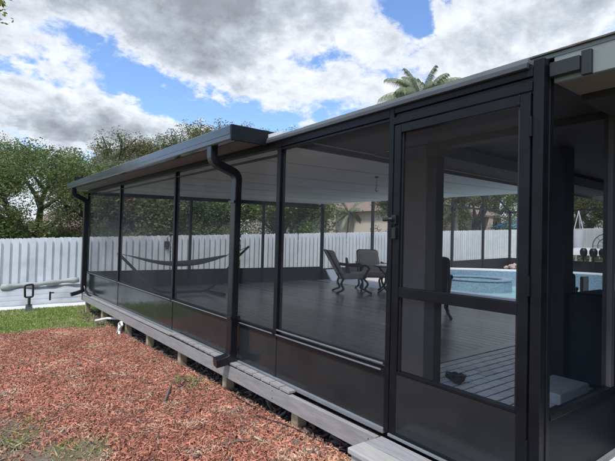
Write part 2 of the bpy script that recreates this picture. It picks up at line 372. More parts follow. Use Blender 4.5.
def chips(n, region, lmin, lmax, mat_, name, keep=None, zoff=.02, tilt=.5, seed=1):
    r = np.random.default_rng(seed)
    x0, x1, y0, y1 = region
    # denser near the camera
    x = r.uniform(x0, x1, n); y = y0 + (y1-y0)*r.uniform(0, 1, n)**1.35
    if keep is not None:
        k = keep(x, y, r); x, y = x[k], y[k]
    n = len(x)
    L = lmin+(lmax-lmin)*r.random(n)**2*(.7+1.1*r.random(n)); W_ = L*r.uniform(.10, .30, n)
    a = r.uniform(0, 2*np.pi, n); t = r.normal(0, tilt, n); b = r.normal(0, tilt*.8, n)
    ca, sa = np.cos(a), np.sin(a)
    ux = np.stack([ca*np.cos(t), sa*np.cos(t), np.sin(t)], 1)
    vx = np.stack([-sa*np.cos(b), ca*np.cos(b), np.sin(b)], 1)
    nz = np.cross(ux, vx)
    z = gzn(x, y) + zoff + .022*r.random(n)
    c = np.stack([x, y, z], 1)
    hL, hW = (L/2)[:, None], (W_/2)[:, None]; th = (L*.10+.002)[:, None]
    P = np.stack([c-ux*hL-vx*hW*.6, c+ux*hL*.9-vx*hW, c+ux*hL+vx*hW*.5, c-ux*hL*.8+vx*hW,
                  c-ux*hL*.95-vx*hW*.5+nz*th, c+ux*hL*.8-vx*hW*.8+nz*th, c+ux*hL*.9+vx*hW*.4+nz*th, c-ux*hL*.7+vx*hW*.8+nz*th], 1).reshape(-1, 3)
    base = np.arange(n)[:, None, None]*8
    F = np.array([[4, 5, 6, 7], [0, 1, 5, 4], [1, 2, 6, 5], [2, 3, 7, 6], [3, 0, 4, 7]])[None]
    return raw_mesh(name, P, (base+F).reshape(-1, 4), mat_)
def bald(x, y):
    # worn patch near the camera where grass shows between the chips
    d1 = ((x-.20)/.42)**2 + ((y-4.0)/.66)**2
    d2 = ((x-.62)/.34)**2 + ((y-3.46)/.28)**2
    d3 = ((x-1.95)/.20)**2 + ((y-4.6)/.32)**2
    return np.minimum(np.minimum(d1, d2), d3)
def keep_m(x, y, r):
    e_ = 8.75 + .12*np.sin(x*2.1) + .08*np.sin(x*5.3+1)
    k = (y < e_+r.normal(0, .10, len(x)))
    return k & ((bald(x, y) > .75+r.uniform(-.35, .5, len(x))) | (r.random(len(x)) < .13))
o = chips(260000, (-2.6, 2.16, 2.2, 9.0), .012, .042, CHIP, 'mulch_chips', keep_m, zoff=.028, seed=3)
tag(o, 'scattered red wood chips covering the mulch bed', 'wood chips', kind='stuff')
def keep_b(x, y, r):
    return (r.random(len(x)) < np.clip(.25 + .9*(x-.9), .08, 1))
o = chips(700, (-1.6, 2.2, 2.4, 8.6), .04, .09, CHIPD, 'bark_chips', keep_b, zoff=.035, tilt=.35, seed=5)
tag(o, 'larger grey brown bark pieces lying on the red mulch', 'bark chips', kind='stuff')
o = chips(500, (-2.0, 2.16, 2.3, 9.0), .03, .055, THATCH, 'fallen_leaves', None, zoff=.045, tilt=.3, seed=15)
tag(o, 'pale dry leaves dropped here and there on the red mulch', 'leaf litter', kind='stuff')
# litter in the dark strip below the deck edge
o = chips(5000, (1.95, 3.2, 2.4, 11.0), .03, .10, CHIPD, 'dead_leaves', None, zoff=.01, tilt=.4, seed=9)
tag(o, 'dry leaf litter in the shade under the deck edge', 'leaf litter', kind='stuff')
def blades(n, fn, hmin, hmax, mat_, name, seed, lean=.35, wd=.004):
    r = np.random.default_rng(seed); x, y = fn(r, n); n = len(x)
    h = r.uniform(hmin, hmax, n); a = r.uniform(0, 2*np.pi, n); le = r.normal(0, lean, (n, 2))
    z = gzn(x, y); b = np.stack([x, y, z], 1)
    wv = np.stack([np.cos(a), np.sin(a), 0*a], 1)*(wd*(1+r.random(n)))[:, None]
    tip = b + np.stack([le[:, 0]*h, le[:, 1]*h, h], 1); mid = b + np.stack([le[:, 0]*h*.35, le[:, 1]*h*.35, h*.6], 1)
    P = np.stack([b-wv, b+wv, mid+wv*.8, tip, mid-wv*.8], 1).reshape(-1, 3)
    F = (np.arange(n)[:, None]*5 + np.array([[0, 1, 2, 3, 4]])).reshape(-1, 5)
    return raw_mesh(name, P, F, mat_)
def lawn_pts(r, n):
    x = r.uniform(-3.5, 3.2, n); y = r.uniform(8.5, 12.2, n)
    e_ = 8.75 + .12*np.sin(x*2.1) + .08*np.sin(x*5.3+1)
    k = (y > e_ + r.normal(.05, .09, n)) & ((x < 2.15) | (y > 11.2) | (r.random(n) < .25)); return x[k], y[k]
tag(blades(90000, lawn_pts, .02, .055, BLADE, 'lawn_grass', 21, wd=.005), 'short green grass strip between the mulch and the white fence', 'grass', kind='stuff')
def patch_pts(r, n):
    x = r.uniform(-1.2, 2.2, n); y = r.uniform(2.9, 5.2, n)
    nz_ = np.array([mnoise.noise(Vector((a*2.6, b*2.6, 1.0))) for a, b in zip(x, y)])
    k = (bald(x, y) < .95+r.uniform(-.5, .35, n)) & (nz_ > -.08) ; return x[k], y[k]
tag(blades(26000, patch_pts, .025, .07, BLADE, 'grass_patch', 22, lean=.6, wd=.004), 'sparse grass growing through the worn mulch', 'grass', kind='stuff')
def thatch_pts(r, n):
    x = r.uniform(-1.2, 2.2, n); y = r.uniform(2.9, 5.4, n)
    k = (bald(x, y) < 1.05+r.uniform(-.4, .4, n)); return x[k], y[k]
tag(blades(14000, thatch_pts, .03, .06, THATCH, 'dry_grass', 23, lean=1.6, wd=.003), 'dry straw coloured thatch among the worn mulch', 'dry grass', kind='stuff')

# ------------------------------------------------------------------ deck
TH = lambda y: .0145*(y-3.37)                 # the long roof and header climb slightly along Y
def zb(y): return -.012*max(0, y-4.5)        # bottom line of the wall
deck = empty('wooden_deck', (2.2, 6.5, 0), 'raised dark board deck under the screened porch with weathered edge board', 'deck')
mb = MB(); x = 2.30
while x < 8.75:
    mb.ybeam(x, x+.133, 3.05, 11.2, -.035, 0, -.035-.05, -.0); x += .146
mb.build('deck_boards', DECK, deck)
mb = MB(); mb.box(2.30, 8.8, 2.90, 3.044, -.035, .002); mb.build('border_board', DECK, deck)
def eb(y): return -.135-.08*(y-2.04)/9.08, -.004+zb(11.12)*(y-2.04)/9.08
for ya, yb in ((2.04, 5.44), (5.444, 8.9), (8.904, 11.12)):
    mb = MB(); mb.ybeam(2.14+random.uniform(0, .002), 2.178, ya, yb, *eb(ya), *eb(yb)); eo = mb.build('edge_board', DECKFAS, deck, bevel=.003)
    y = ya+.06
    while y < yb:                                   # screw heads in pairs
        for fz in (.25, .75):
            za, zt = eb(y); z = za+(zt-za)*fz; MB().tube([(2.1385, y, z), (2.1415, y, z)], .0045, 8).build('screw', IRON, eo)
        y += 1.15
mb = MB(); mb.ybeam(2.20, 2.29, 2.0, 11.1, -.13, -.06, -.20, -.13); mb.build('joist', PINE, deck)
mb = MB()
y = 3.0
while y < 5.55:                                 # short filler blocks along the wall foot
    mb.box(2.135, 2.205, y, y+.135, -.003, .018+random.uniform(-.002, .002)); y += .148
while y < 11:
    mb.ybeam(2.135, 2.205, y, y+.40, -.003+zb(y), .014+zb(y), -.003+zb(y+.4), .014+zb(y+.4)); y += .406
mb.build('filler_blocks', DECKFAS, deck, bevel=.002)
for yy in (2.98, 4.22, 5.45, 6.68, 7.78, 9.4, 10.85):
    g = gz(2.2, yy); w2 = .09 if yy != 9.4 else .12
    mb = MB(); mb.box(2.185, 2.185+.09, yy-w2/2, yy+w2/2, g-.05, -.10 - .010*max(0, yy-4)); mb.build('support_post', PINE, deck, bevel=.003)
step = empty('wooden_step', (2.05, 1.0, -.2), 'pale grey board landing step outside the screen door', 'step')
mb = MB(); mb.box(1.90, 2.045, -1.0, 2.04, -.045, -.006); mb.build('outer_board', STEPL, step, bevel=.008)
mb = MB(); mb.box(2.051, 2.196, -1.0, 2.035, -.045, -.008); mb.build('inner_board', STEPB, step, bevel=.004)
mb = MB(); mb.box(1.915, 1.95, -1.0, 2.02, -.24, -.047); mb.box(1.952, 2.19, 1.985, 2.02, -.24, -.047); mb.build('riser_board', STEPL, step, bevel=.003)

# paver patio
mb = MB(); mb.box(2.30, 8.8, -3.0, 2.896, -.06, -.008); tag(mb.build('paver_bed', JOINT), 'dark sand joints below the grey pavers', 'paver bed', kind='structure')
mb = MB(); yy = 2.885; row = 0
while yy > -.5:
    x = 2.31 - (.105 if row % 2 else 0)
    while x < 8.7:
        xa, xb = max(2.31, x), x+.194
        dz = random.uniform(-.0015, .0015)
        mb.box(xa, xb, yy-.088, yy, -.03, dz-.001); x += .210
    yy -= .105; row += 1
tag(mb.build('paver_patio', PAVER), 'grey brick paver floor laid in running bond by the screen door', 'paving', kind='structure')

# ------------------------------------------------------------------ screened porch
porch = empty('screen_porch', (2.25, 6.0, 0), 'long dark bronze screened porch with low solid panels and a screen door', 'porch')
P_ = lambda mb, n, m_, **k: mb.build(n, m_, porch, **k)
XF0, XF1 = 2.225, 2.285
posts = [3.37, 5.87, 8.53]
ztop = lambda y: 2.135 + TH(max(y, 3.37))
for yy in posts:
    mb = MB(); mb.box(XF0, XF1, yy-.028, yy+.028, .415, ztop(yy)-.06); P_(mb, 'post', FRAME, bevel=.003)
mb = MB(); mb.box(XF0-.004, XF1, 11.17, 11.24, -.10, ztop(11.2)-.06); P_(mb, 'post', FRAME, bevel=.003)
# door side post: two members
mb = MB(); mb.box(XF0-.006, XF1, 2.006, 2.045, 0.02, 2.14); P_(mb, 'post', FRAME, bevel=.003)
# corner post with its side channel
mb = MB(); mb.box(XF0-.006, XF1-.01, 1.045, 1.098, -.02, 2.17); mb.box(XF1-.008, XF1+.03, 1.040, 1.075, -.02, 2.14); P_(mb, 'post', FRAME, bevel=.004)
# header
mb = MB(); mb.ybeam(XF0-.004, XF1+.004, 3.399, 11.25, 2.075, 2.135, 2.075+TH(11.25), 2.135+TH(11.25)); P_(mb, 'header', FRAME, bevel=.003)
mb = MB(); mb.ybeam(XF0+.008, XF1-.008, 3.40, 11.20, 2.005, 2.018, 2.005+TH(11.2), 2.018+TH(11.2)); P_(mb, 'header_trim', FRAME)
mb = MB(); mb.box(XF0-.004, XF1+.004, 2.047, 3.396, 2.075, 2.14); P_(mb, 'header', FRAME, bevel=.003)
mb = MB(); mb.box(XF0+.004, XF1-.006, 2.047, 3.34, 2.052, 2.070); P_(mb, 'header_trim', FRAME, bevel=.002)
mb = MB(); mb.box(XF0-.004, XF1-.01, 1.10, 2.004, 2.092, 2.142); mb.box(XF0+.008, XF1-.01, 1.10, 2.004, 2.068, 2.090)
mb.box(XF0-.010, XF1-.01, 1.10, 2.004, 2.018, 2.066); P_(mb, 'door_header', FRAME, bevel=.003)
# rails + base
segs = [(2.046, 3.37), (3.37, 5.87), (5.87, 8.53), (8.53, 11.2)]
for ya, yb in segs:
    mb = MB(); mb.box(XF0-.006, XF1, ya+.001, yb-.001, .385, .413); P_(mb, 'chair_rail', FRAME, bevel=.003)
    mb = MB(); mb.box(XF0+.004, XF1-.01, ya+.001, yb-.001, .44 if ya < 3 else .4145, .455 if ya < 3 else .425); P_(mb, 'screen_bead', FRAME)
    mb = MB(); mb.ybeam(XF0+.012, XF1-.02, ya+.004, yb-.004, .030+zb(ya), .384, .030+zb(yb), .384); P_(mb, 'kick_panel', KICK)
    mb = MB(); mb.ybeam(XF0-.010, XF1-.004, ya+.0, yb-.0, -.002+zb(ya), .029+zb(ya), -.002+zb(yb), .029+zb(yb)); P_(mb, 'base_channel', STRIP, bevel=.002)
    mb = MB(); mb.add([(2.255, ya+.03, .42), (2.255, yb-.03, .42), (2.255, yb-.03, 2.08+TH(max(yb, 3.37))), (2.255, ya+.03, 2.08+TH(max(ya, 3.37)))], [(0, 1, 2, 3)]); P_(mb, 'screen', SCREEN)
    # light top lip of the kick panel
    mb = MB(); mb.box(XF0-.009, XF0-.0065, ya+.03, yb-.03, .402, .4125); P_(mb, 'rail_lip', STRIP)
    if ya < 3: P_(MB().box(XF0-.002, XF0+.0035, ya+.02, yb-.03, .443, .4535), 'rail_lip', STRIP)
mb = MB(); mb.box(XF0-.010, XF1-.004, -2.5, 2.004, -.002, .016); P_(mb, 'sill_strip', STRIP, bevel=.002)
# kick panel seams
for yy in (3.37, 5.87, 8.53):
    mb = MB(); mb.box(XF0+.006, XF0+.0115, yy-.022, yy+.022, .03+zb(yy), .383); P_(mb, 'seam_cover', KICK)
# door
door = empty('screen_door', (2.25, 1.55, .02), None, None); door.parent = porch; door.location = Vector((2.25, 1.55, .02))-Vector(porch.location)
DX0, DX1 = 2.218, 2.262
D_ = lambda mb, n, m_, **k: mb.build(n, m_, door, **k)
mb = MB(); mb.box(DX0, DX1, 1.943, 1.998, .025, 2.012); D_(mb, 'stile', FRAME, bevel=.004)
mb = MB(); mb.box(DX0, DX1, 1.108, 1.163, .025, 2.012); D_(mb, 'stile', FRAME, bevel=.004)
mb = MB(); mb.box(DX0, DX1, 1.1635, 1.9425, 1.957, 2.012); D_(mb, 'top_rail', FRAME, bevel=.004)
mb = MB(); mb.box(DX0+.002, DX1, 1.1635, 1.9425, .897, .962); D_(mb, 'mid_rail', FRAME, bevel=.004)
mb = MB(); mb.box(DX0+.004, DX1-.004, 1.1635, 1.9425, .028, .408); D_(mb, 'kick_panel', KICK)
mb = MB(); mb.box(DX0+.001, DX1, 1.1635, 1.9425, .409, .428); mb.box(DX0-.001, DX1, 1.1635, 1.9425, .026, .040); D_(mb, 'panel_rail', FRAME, bevel=.003)
for z0, z1 in ((.428, .897), (.962, 1.957)):
    for a, b in ((1.1635, 1.176), (1.930, 1.9425)): D_(MB().box(DX0+.014, DX1-.01, a, b, z0, z1), 'screen_bead', BLACK)
mb = MB(); mb.add([(2.245, 1.164, .43), (2.245, 1.942, .43), (2.245, 1.942, .896), (2.245, 1.164, .896), (2.245, 1.164, .963), (2.245, 1.942, .963), (2.245, 1.942, 1.956), (2.245, 1.164, 1.956)], [(0, 1, 2, 3), (4, 5, 6, 7)]); D_(mb, 'screen', SCREEN)
mb = MB(); mb.box(2.196, 2.217, 1.958, 1.990, 1.27, 1.345); mb.tube([(2.206, 1.975, 1.36), (2.195, 1.975, 1.385), (2.175, 1.975, 1.395)], .012, 8); mb.tube([(2.178, 1.965, 1.395), (2.170, 1.985, 1.396), (2.168, 2.035, 1.392)], [.013, .014, .010], 8); mb.box(2.196, 2.217, 1.955, 1.995, 1.365, 1.425)
D_(mb, 'handle', BLACK, bevel=.003)
for zz in (.25, 1.05, 1.84):
    mb = MB(); mb.box(2.213, 2.222, 1.096, 1.112, zz-.05, zz+.05); mb.tube([(2.212, 1.103, zz-.05), (2.212, 1.103, zz+.05)], .006, 8); D_(mb, 'hinge', FRAME)
# side wall (runs in from the corner post)
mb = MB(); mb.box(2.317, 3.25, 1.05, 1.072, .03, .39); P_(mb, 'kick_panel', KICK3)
mb = MB(); mb.box(2.317, 3.25, 1.035, 1.08, .39, .42); P_(mb, 'chair_rail', FRAME, bevel=.003)
mb = MB(); mb.box(2.317, 3.25, 1.03, 1.085, -.002, .029); P_(mb, 'base_channel', STRIP)
mb = MB(); mb.box(3.07, 3.125, 1.035, 1.085, .421, 2.10); P_(mb, 'post', POSTM, bevel=.003)
mb = MB(); mb.box(2.317, 3.25, 1.035, 1.08, 2.08, 2.13); P_(mb, 'header', FRAME, bevel=.003)
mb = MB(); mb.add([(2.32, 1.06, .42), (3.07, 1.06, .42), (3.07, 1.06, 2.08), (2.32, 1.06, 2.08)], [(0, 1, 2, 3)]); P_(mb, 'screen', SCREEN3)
# end wall at Y = 11.2
ZE = lambda x: ztop(11.2) + .022*(x-2.23)
exs = [2.30, 4.70, 6.92, 9.15]
for a, b in zip(exs[:-1], exs[1:]):
    mb = MB(); mb.box(a+.03, b-.03, 11.19, 11.22, -.05, .375); P_(mb, 'kick_panel', KICK2)
    mb = MB(); mb.box(a+.03, b-.03, 11.175, 11.235, .376, .41); P_(mb, 'chair_rail', FRAME)
    mb = MB(); mb.add([(a+.03, 11.205, .41), (b-.03, 11.205, .41), (b-.03, 11.205, ZE(b)-.06), (a+.03, 11.205, ZE(a)-.06)], [(0, 1, 2, 3)]); P_(mb, 'screen', SCREEN2)
    mb = MB(); mb.xbeam(11.175, 11.235, a, b, ZE(a)-.10, ZE(a)-.04, ZE(b)-.10, ZE(b)-.04); P_(mb, 'header', FRAME)
for a in exs[1:]:
    mb = MB(); mb.box(a-.028, a+.028, 11.17, 11.24, -.05, ZE(a)-.101); P_(mb, 'post', FRAME)
# insulated roof over the long part, its gutter, soffit and spouts
def zr(x, y): return 2.143 + TH(y) + .0235*(x-2.23)
YR0, YR1, XR0, XR1 = 3.60, 11.5, 1.94, 9.2
mb = MB()
mb.hexa([(2.22, 3.312, zr(2.22, 3.312)), (XR1, 3.312, zr(XR1, 3.3)), (XR1, YR1, zr(XR1, YR1)), (2.22, YR1, zr(2.22, YR1)), (2.22, 3.312, zr(2.22, 3.312)+.075), (XR1, 3.312, zr(XR1, 3.312)+.075), (XR1, YR1, zr(XR1, YR1)+.075), (2.22, YR1, zr(2.22, YR1)+.075)])
roofp = P_(mb, 'roof', CEIL)
yy = 4.5
while yy < 11.2:
    MB().xbeam(yy-.011, yy+.011, 2.35, 9.1, zr(2.35, yy)-.005, zr(2.35, yy)-.0005, zr(9.1, yy)-.005, zr(9.1, yy)-.0005).build('ceiling_seam', SEAM, roofp); yy += 1.22
mb = MB(); mb.hexa([(XR0-.03, YR0, zr(1.9, YR0)-.005), (2.219, YR0, zr(2.2, YR0)-.005), (2.219, YR1, zr(2.2, YR1)-.005), (XR0-.03, YR1, zr(1.9, YR1)-.005),
                    (XR0-.03, YR0, zr(1.9, YR0)+.07), (2.219, YR0, zr(2.2, YR0)+.07), (2.219, YR1, zr(2.2, YR1)+.07), (XR0-.03, YR1, zr(1.9, YR1)+.07)])
P_(mb, 'soffit', SOFFIT)
# gutter: hollow K-ish profile swept along Y
gp = [(1.905, .0), (1.852, .0), (1.840, .010), (1.840, .050), (1.837, .054), (1.837, .128), (1.846, .135), (1.848, .126), (1.852, .012), (1.905, .012)]
g0, g1 = 2.118, 2.118+.0182*(YR1-3.58)
mb = MB(); n = len(gp); vs_ = []
for yy, zz in ((3.575, g0), (YR1+.02, g1)): vs_ += [(a, yy, zz+b) for a, b in gp]
mb.add(vs_, [(i, (i+1) % n, n+(i+1) % n, n+i) for i in range(n)]+[tuple(range(n-1, -1, -1)), tuple(range(n, 2*n))]); P_(mb, 'gutter', GUTTER)
mb = MB(); mb.box(1.838, 2.30, 3.55, 3.573, g0-.004, g0+.135)
P_(mb, 'roof_end_cap', FRAME, bevel=.003)
mb = MB(); mb.ybeam(1.906, 1.93, 3.576, YR1+.02, g0+.002, g0+.13, g1+.002, g1+.13); mb.box(1.84, 2.0, YR1+.021, YR1+.04, g1, g1+.13); P_(mb, 'gutter_back', FRAME)
mb = MB(); mb.box(1.99, XR1, YR1+.021, YR1+.04, g1, g1+.32); P_(mb, 'roof_end_trim', FRAME)
def arc(p, q, r_, n=5):   # round the corner between three points
    return None
def smooth_path(pts, rad=.06, n=5):
    pts = [Vector(p) for p in pts]; out = [pts[0]]
    for i in range(1, len(pts)-1):
        a, b, c = pts[i-1], pts[i], pts[i+1]
        r_ = min(rad, (a-b).length*.45, (c-b).length*.45)
        p0 = b+(a-b).normalized()*r_; p1 = b+(c-b).normalized()*r_
        for k in range(n+1):
            t = k/n; out.append(p0*(1-t)**2 + b*2*t*(1-t) + p1*t*t)
    return out+[pts[-1]]
ds = P_(MB().tube(smooth_path([(1.885, 4.02, 2.125), (1.885, 4.02, 1.985), (2.165, 4.03, 1.89), (2.165, 4.04, 1.75), (2.165, 4.05, .13)], .07), .04, rect=(.038, .046)), 'downspout', SPOUT)
MB().tube(smooth_path([(2.165, 4.05, .14), (2.165, 4.05, .07), (2.09, 4.06, .035), (2.0, 4.07, .022)], .06), .04, rect=(.042, .050)).build('outlet_elbow', SPOUT, ds)
for zz in (.45, 1.6): MB().box(2.112, 2.222, 3.985, 4.105, zz, zz+.025).build('strap', SPOUT, ds)
yf = 10.95; zf = g0 + .0182*(yf-3.58)
df = P_(MB().tube(smooth_path([(1.885, yf, zf+.01), (1.885, yf, zf-.13), (2.15, yf+.02, zf-.26), (2.15, yf+.02, zf-.4), (2.15, yf+.04, .02)], .09), .04, rect=(.05, .055)), 'downspout', SPOUT)
MB().tube(smooth_path([(2.15, yf+.04, .10), (2.15, yf+.04, .0), (2.0, yf+.03, -.05), (1.90, yf+.02, -.075)], .06), .03, rect=(.04, .045)).build('outlet_elbow', SPOUT, df)
MB().tube(smooth_path([(2.16, yf-.02, .10), (2.17, yf-.1, .02), (2.17, yf-.42, -.06), (2.17, yf-.62, -.05)], .06), .022, 8).build('side_outlet', SPOUT, df)

# ------------------------------------------------------------------ house eave, column and wall
house = empty('house', (5.0, 0.5, 0), 'house whose grey eave and covered porch adjoin the screen door', 'house')
H_ = lambda mb, n, m_, **k: mb.build(n, m_, house, **k)
# eave over the door: lower grey strip and upper sage fascia
mb = MB(); mb.box(2.196, 2.222, 1.12, 3.62, 2.132, 2.158); H_(mb, 'eave_flashing', EAVESTRIP, bevel=.003)
mb = MB(); mb.box(2.205, 2.34, 1.12, 3.56, 2.1585, 2.183); H_(mb, 'eave_strip', GREYFASCIA, bevel=.003)
mb = MB(); mb.box(2.29, 2.312, -5.0, 3.05, 2.184, 2.205); mb.box(2.29, 2.312, -5, 1.03, 2.055, 2.183); H_(mb, 'fascia', HOUSEFASCIA, bevel=.002)
mb = MB(); mb.hexa([(2.275, -5, 2.206), (9, -5, 2.25), (9, 3.08, 2.25), (2.275, 3.08, 2.206), (2.275, -5, 2.214), (6.5, -5, 3.1), (6.5, 1.5, 3.1), (2.275, 3.08, 2.214)]); H_(mb, 'roof', SHINGLE)
mb = MB(); mb.box(2.313, 2.58, -5, 1.03, 2.057, 2.067); H_(mb, 'outer_soffit', EAVESOFFIT)
mb = MB(); mb.box(2.582, 3.26, -5, 1.02, 2.02, 2.066); H_(mb, 'soffit_shade_band', DARKWALL, bevel=.003)  # soffit's fade into shade, built in as a dark band
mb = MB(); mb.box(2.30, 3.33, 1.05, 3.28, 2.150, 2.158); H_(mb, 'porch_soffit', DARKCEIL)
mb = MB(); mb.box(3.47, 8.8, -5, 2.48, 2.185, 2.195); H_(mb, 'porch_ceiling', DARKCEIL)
mb = MB(); mb.box(3.335, 3.465, -1.6, 2.495, 2.095, 2.149); H_(mb, 'beam', BEAMM, bevel=.004)
mb = MB(); mb.box(3.335, 8.8, 2.5, 2.62, 2.035, 2.149); H_(mb, 'beam', BEAMM, bevel=.004)
mb = MB(); mb.xbeam(3.285, 3.31, 2.30, 12.5, 2.085, 2.205, 2.11, 2.23); H_(mb, 'end_fascia', DARKCEIL)
mb = MB(); mb.box(3.332, 8.8, 2.63, 3.28, 2.140, 2.149); H_(mb, 'end_soffit', DARKCEIL)
mb = MB(); mb.box(3.345, 3.455, 2.505, 2.615, -.02, 2.034); H_(mb, 'column', DARKPOST, bevel=.006)
mb = MB(); mb.box(3.35, 3.45, 2.617, 2.885, -.02, 2.034); H_(mb, 'column_wall', STUCCO, bevel=.004)
mb = MB(); mb.box(4.42, 4.6, 1.87, 2.03, -.01, 2.184); H_(mb, 'column', DARKWALL, bevel=.005)
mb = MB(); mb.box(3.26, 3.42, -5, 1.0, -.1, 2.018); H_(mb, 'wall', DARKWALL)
mb = MB(); mb.box(3.42, 8.8, .55, .7, -.1, 2.184); H_(mb, 'back_wall', WALLN3)  # unseen wall, made cream to bounce light onto the pavers
mb = MB(); mb.box(2.25, 2.288, .90, 1.035, 2.075, 2.145); mb.box(2.262, 2.289, .855, .898, 2.05, 2.165); H_(mb, 'eave_end_block', FRAME2, bevel=.003)

# ------------------------------------------------------------------ things on the deck and patio
def patio_chair(name, label, x, y, rz, cush, lab_group='patio chairs'):
    c = empty(name, (0, 0, 0), label, 'chair', lab_group)
    b = lambda mb, n, m_, **k: mb.build(n, m_, c, wloc=1, **k)
    sb = MB(); sb.hexa([(-.27, -.27, .36), (.27, -.27, .36), (.25, .27, .33), (-.25, .27, .33), (-.27, -.27, .50), (.27, -.27, .50), (.25, .27, .47), (-.25, .27, .47)]); b(sb, 'seat_cushion', cush, bevel=.04)
    bb = MB(); bb.hexa([(-.25, .22, .45), (.25, .22, .45), (.25, .34, .45), (-.25, .34, .45), (-.24, .46, 1.02), (.24, .46, 1.02), (.24, .60, 1.0), (-.24, .60, 1.0)]); b(bb, 'back_cushion', cush, bevel=.035)
    for s in (-1, 1):
        b(MB().tube(smooth_path([(s*.30, .36, .70), (s*.32, .05, .66), (s*.32, -.22, .68), (s*.32, -.30, .62), (s*.31, -.24, .52), (s*.29, -.18, .36)], .08), .026, 7), 'arm', IRON, smooth=True)
        b(MB().tube(smooth_path([(s*.29, -.18, .36), (s*.26, -.30, .24), (s*.24, -.20, .10), (s*.30, -.36, .015)], .1), .024, 7), 'leg', IRON, smooth=True)
        b(MB().tube(smooth_path([(s*.29, .25, .36), (s*.24, .30, .22), (s*.25, .22, .10), (s*.30, .40, .015)], .1), .024, 7), 'leg', IRON, smooth=True)
    fr = MB()
    fr.tube([(-.29, -.18, .345), (.29, -.18, .345)], .014, 6); fr.tube([(-.29, .25, .345), (.29, .25, .345)], .014, 6)
    fr.tube(smooth_path([(-.27, .27, .36), (-.25, .61, 1.02), (.25, .61, 1.02), (.27, .27, .36)], .08), .016, 7); b(fr, 'frame', IRON, smooth=True)
    c.location = (x, y, 0); c.rotation_euler = (0, 0, rz); c.scale = (1.12, 1.12, 1.0); return c
patio_chair('patio_chair', 'tan cushioned metal chair seen side-on beside the glass table, nearest the white board', 7.55, 8.05, R(58), CUSH)
patio_chair('patio_chair', 'tan cushioned metal chair with upright back standing behind the glass table', 8.4, 8.25, R(-34), CUSH)
patio_chair('patio_chair', 'tan cushioned chair half hidden by the door post beyond the glass table', 9.0, 7.9, R(-75), CUSH)
patio_chair('patio_chair', 'dark chair partly hidden by the stucco column near the pool', 6.55, 5.0, R(128), TEAL)
dc = patio_chair('patio_chair', 'dark rounded chair seen through the side screen in front of the pool', 8.2, 3.55, R(114), TEAL); dc.scale = (.82, .82, .80)
t = empty('patio_table', (8.25, 7.3, 0), 'round glass topped metal table between the tan chairs', 'table')
MB().lathe((0, 0, 0), [(0, .675), (.50, .675), (.52, .682), (.52, .692), (.50, .70), (0, .70)], 32).build('table_top', GLASST, t, wloc=1)
MB().lathe((0, 0, 0), [(.50, .65), (.535, .655), (.535, .673), (.50, .673)], 32).build('rim', IRON, t, wloc=1)
for k in range(4):
    a = R(45+90*k); ca, sa = math.cos(a), math.sin(a)
    MB().tube(smooth_path([(ca*.42, sa*.42, .655), (ca*.2, sa*.2, .42), (ca*.12, sa*.12, .25), (ca*.42, sa*.42, .012)], .15), .018, 7).build('leg', IRON, t, wloc=1, smooth=True)
pl = MB(); pl.hexa([(-.18, -.06, 0), (.18, -.06, .0), (.18, .06, .0), (-.18, .06, .0), (-.03, .03, .40), (.03, .03, .40), (.03, .08, .40), (-.03, .08, .40)])
plo = pl.build('throw_pillow', HAMM, bevel=.025); plo.location = (7.45, 8.10, .45); plo.rotation_euler = (0, 0, R(45)); tag(plo, 'dark pointed pillow propped on the side-on tan chair', 'pillow')
wb = MB().hexa([(9.18, 10.78, -.03), (9.20, 10.72, -.03), (9.55, 10.76, -.03), (9.53, 10.82, -.03), (9.12, 10.98, .33), (9.13, 10.96, .33), (9.48, 11.0, .33), (9.47, 11.02, .33)])
tag(wb.build('white_board', LATT), 'small white board leaning by the far porch corner post', 'board')
# hammock on a stand
hm = empty('hammock', (3.9, 9.3, 0), 'grey cloth hammock slung low on its dark stand inside the porch', 'hammock')
vs_ = []; nu, nv = 26, 9
for i in range(nu):
    t_ = i/(nu-1); x = 2.62+2.15*t_; sag = .84 - .22*math.sin(math.pi*t_) ; wv = .06+.38*math.sin(math.pi*t_)
    for j in range(nv):
        s_ = j/(nv-1)*2-1; vs_.append((x, 9.3+s_*wv, sag + .07*s_*s_*math.sin(math.pi*t_)))
mb = MB(); mb.add(vs_, [(i*nv+j, i*nv+j+1, (i+1)*nv+j+1, (i+1)*nv+j) for i in range(nu-1) for j in range(nv-1)]); o = mb.build('cloth', HAMM, hm, smooth=True)
sm = o.modifiers.new('thick', 'SOLIDIFY'); sm.thickness = .02
MB().tube(smooth_path([(2.42, 9.3, .90), (2.72, 9.3, .60), (3.2, 9.3, .08), (4.4, 9.3, .06), (5.0, 9.3, .75), (5.36, 9.3, 1.06)], .25), .028, 8).build('stand', IRON, hm, smooth=True)
for x0 in (3.15, 4.5): MB().bar((x0, 8.8, .035), (x0, 9.8, .035), .06, .06).build('foot', IRON, hm)
for a, b in (((2.44, 9.3, .89), (2.64, 9.3, .84)), ((5.34, 9.3, 1.05), (4.75, 9.3, .84))): MB().tube([a, b], .008, 6).build('rope', HAMM, hm)
# hanging chain under the ceiling
hk = empty('hanging_chain', (4.9, 4.75, 2.2), 'short dark chain hook hanging from the white porch ceiling', 'chain')
zc_ = zr(4.9, 4.75)
MB().tube([(4.9, 4.75, zc_+.01), (4.9, 4.75, zc_-.17)], .004, 6).build('chain', IRON, hk)
MB().tube(smooth_path([(4.9, 4.75, zc_-.17), (4.885, 4.76, zc_-.20), (4.9, 4.75, zc_-.23), (4.92, 4.74, zc_-.21)], .015), .005, 6).build('hook', IRON, hk)
MB().lathe((4.9, 4.75, zc_), [(0, -.02), (.025, -.02), (.03, 0)], 10).build('ceiling_plate', IRON, hk)
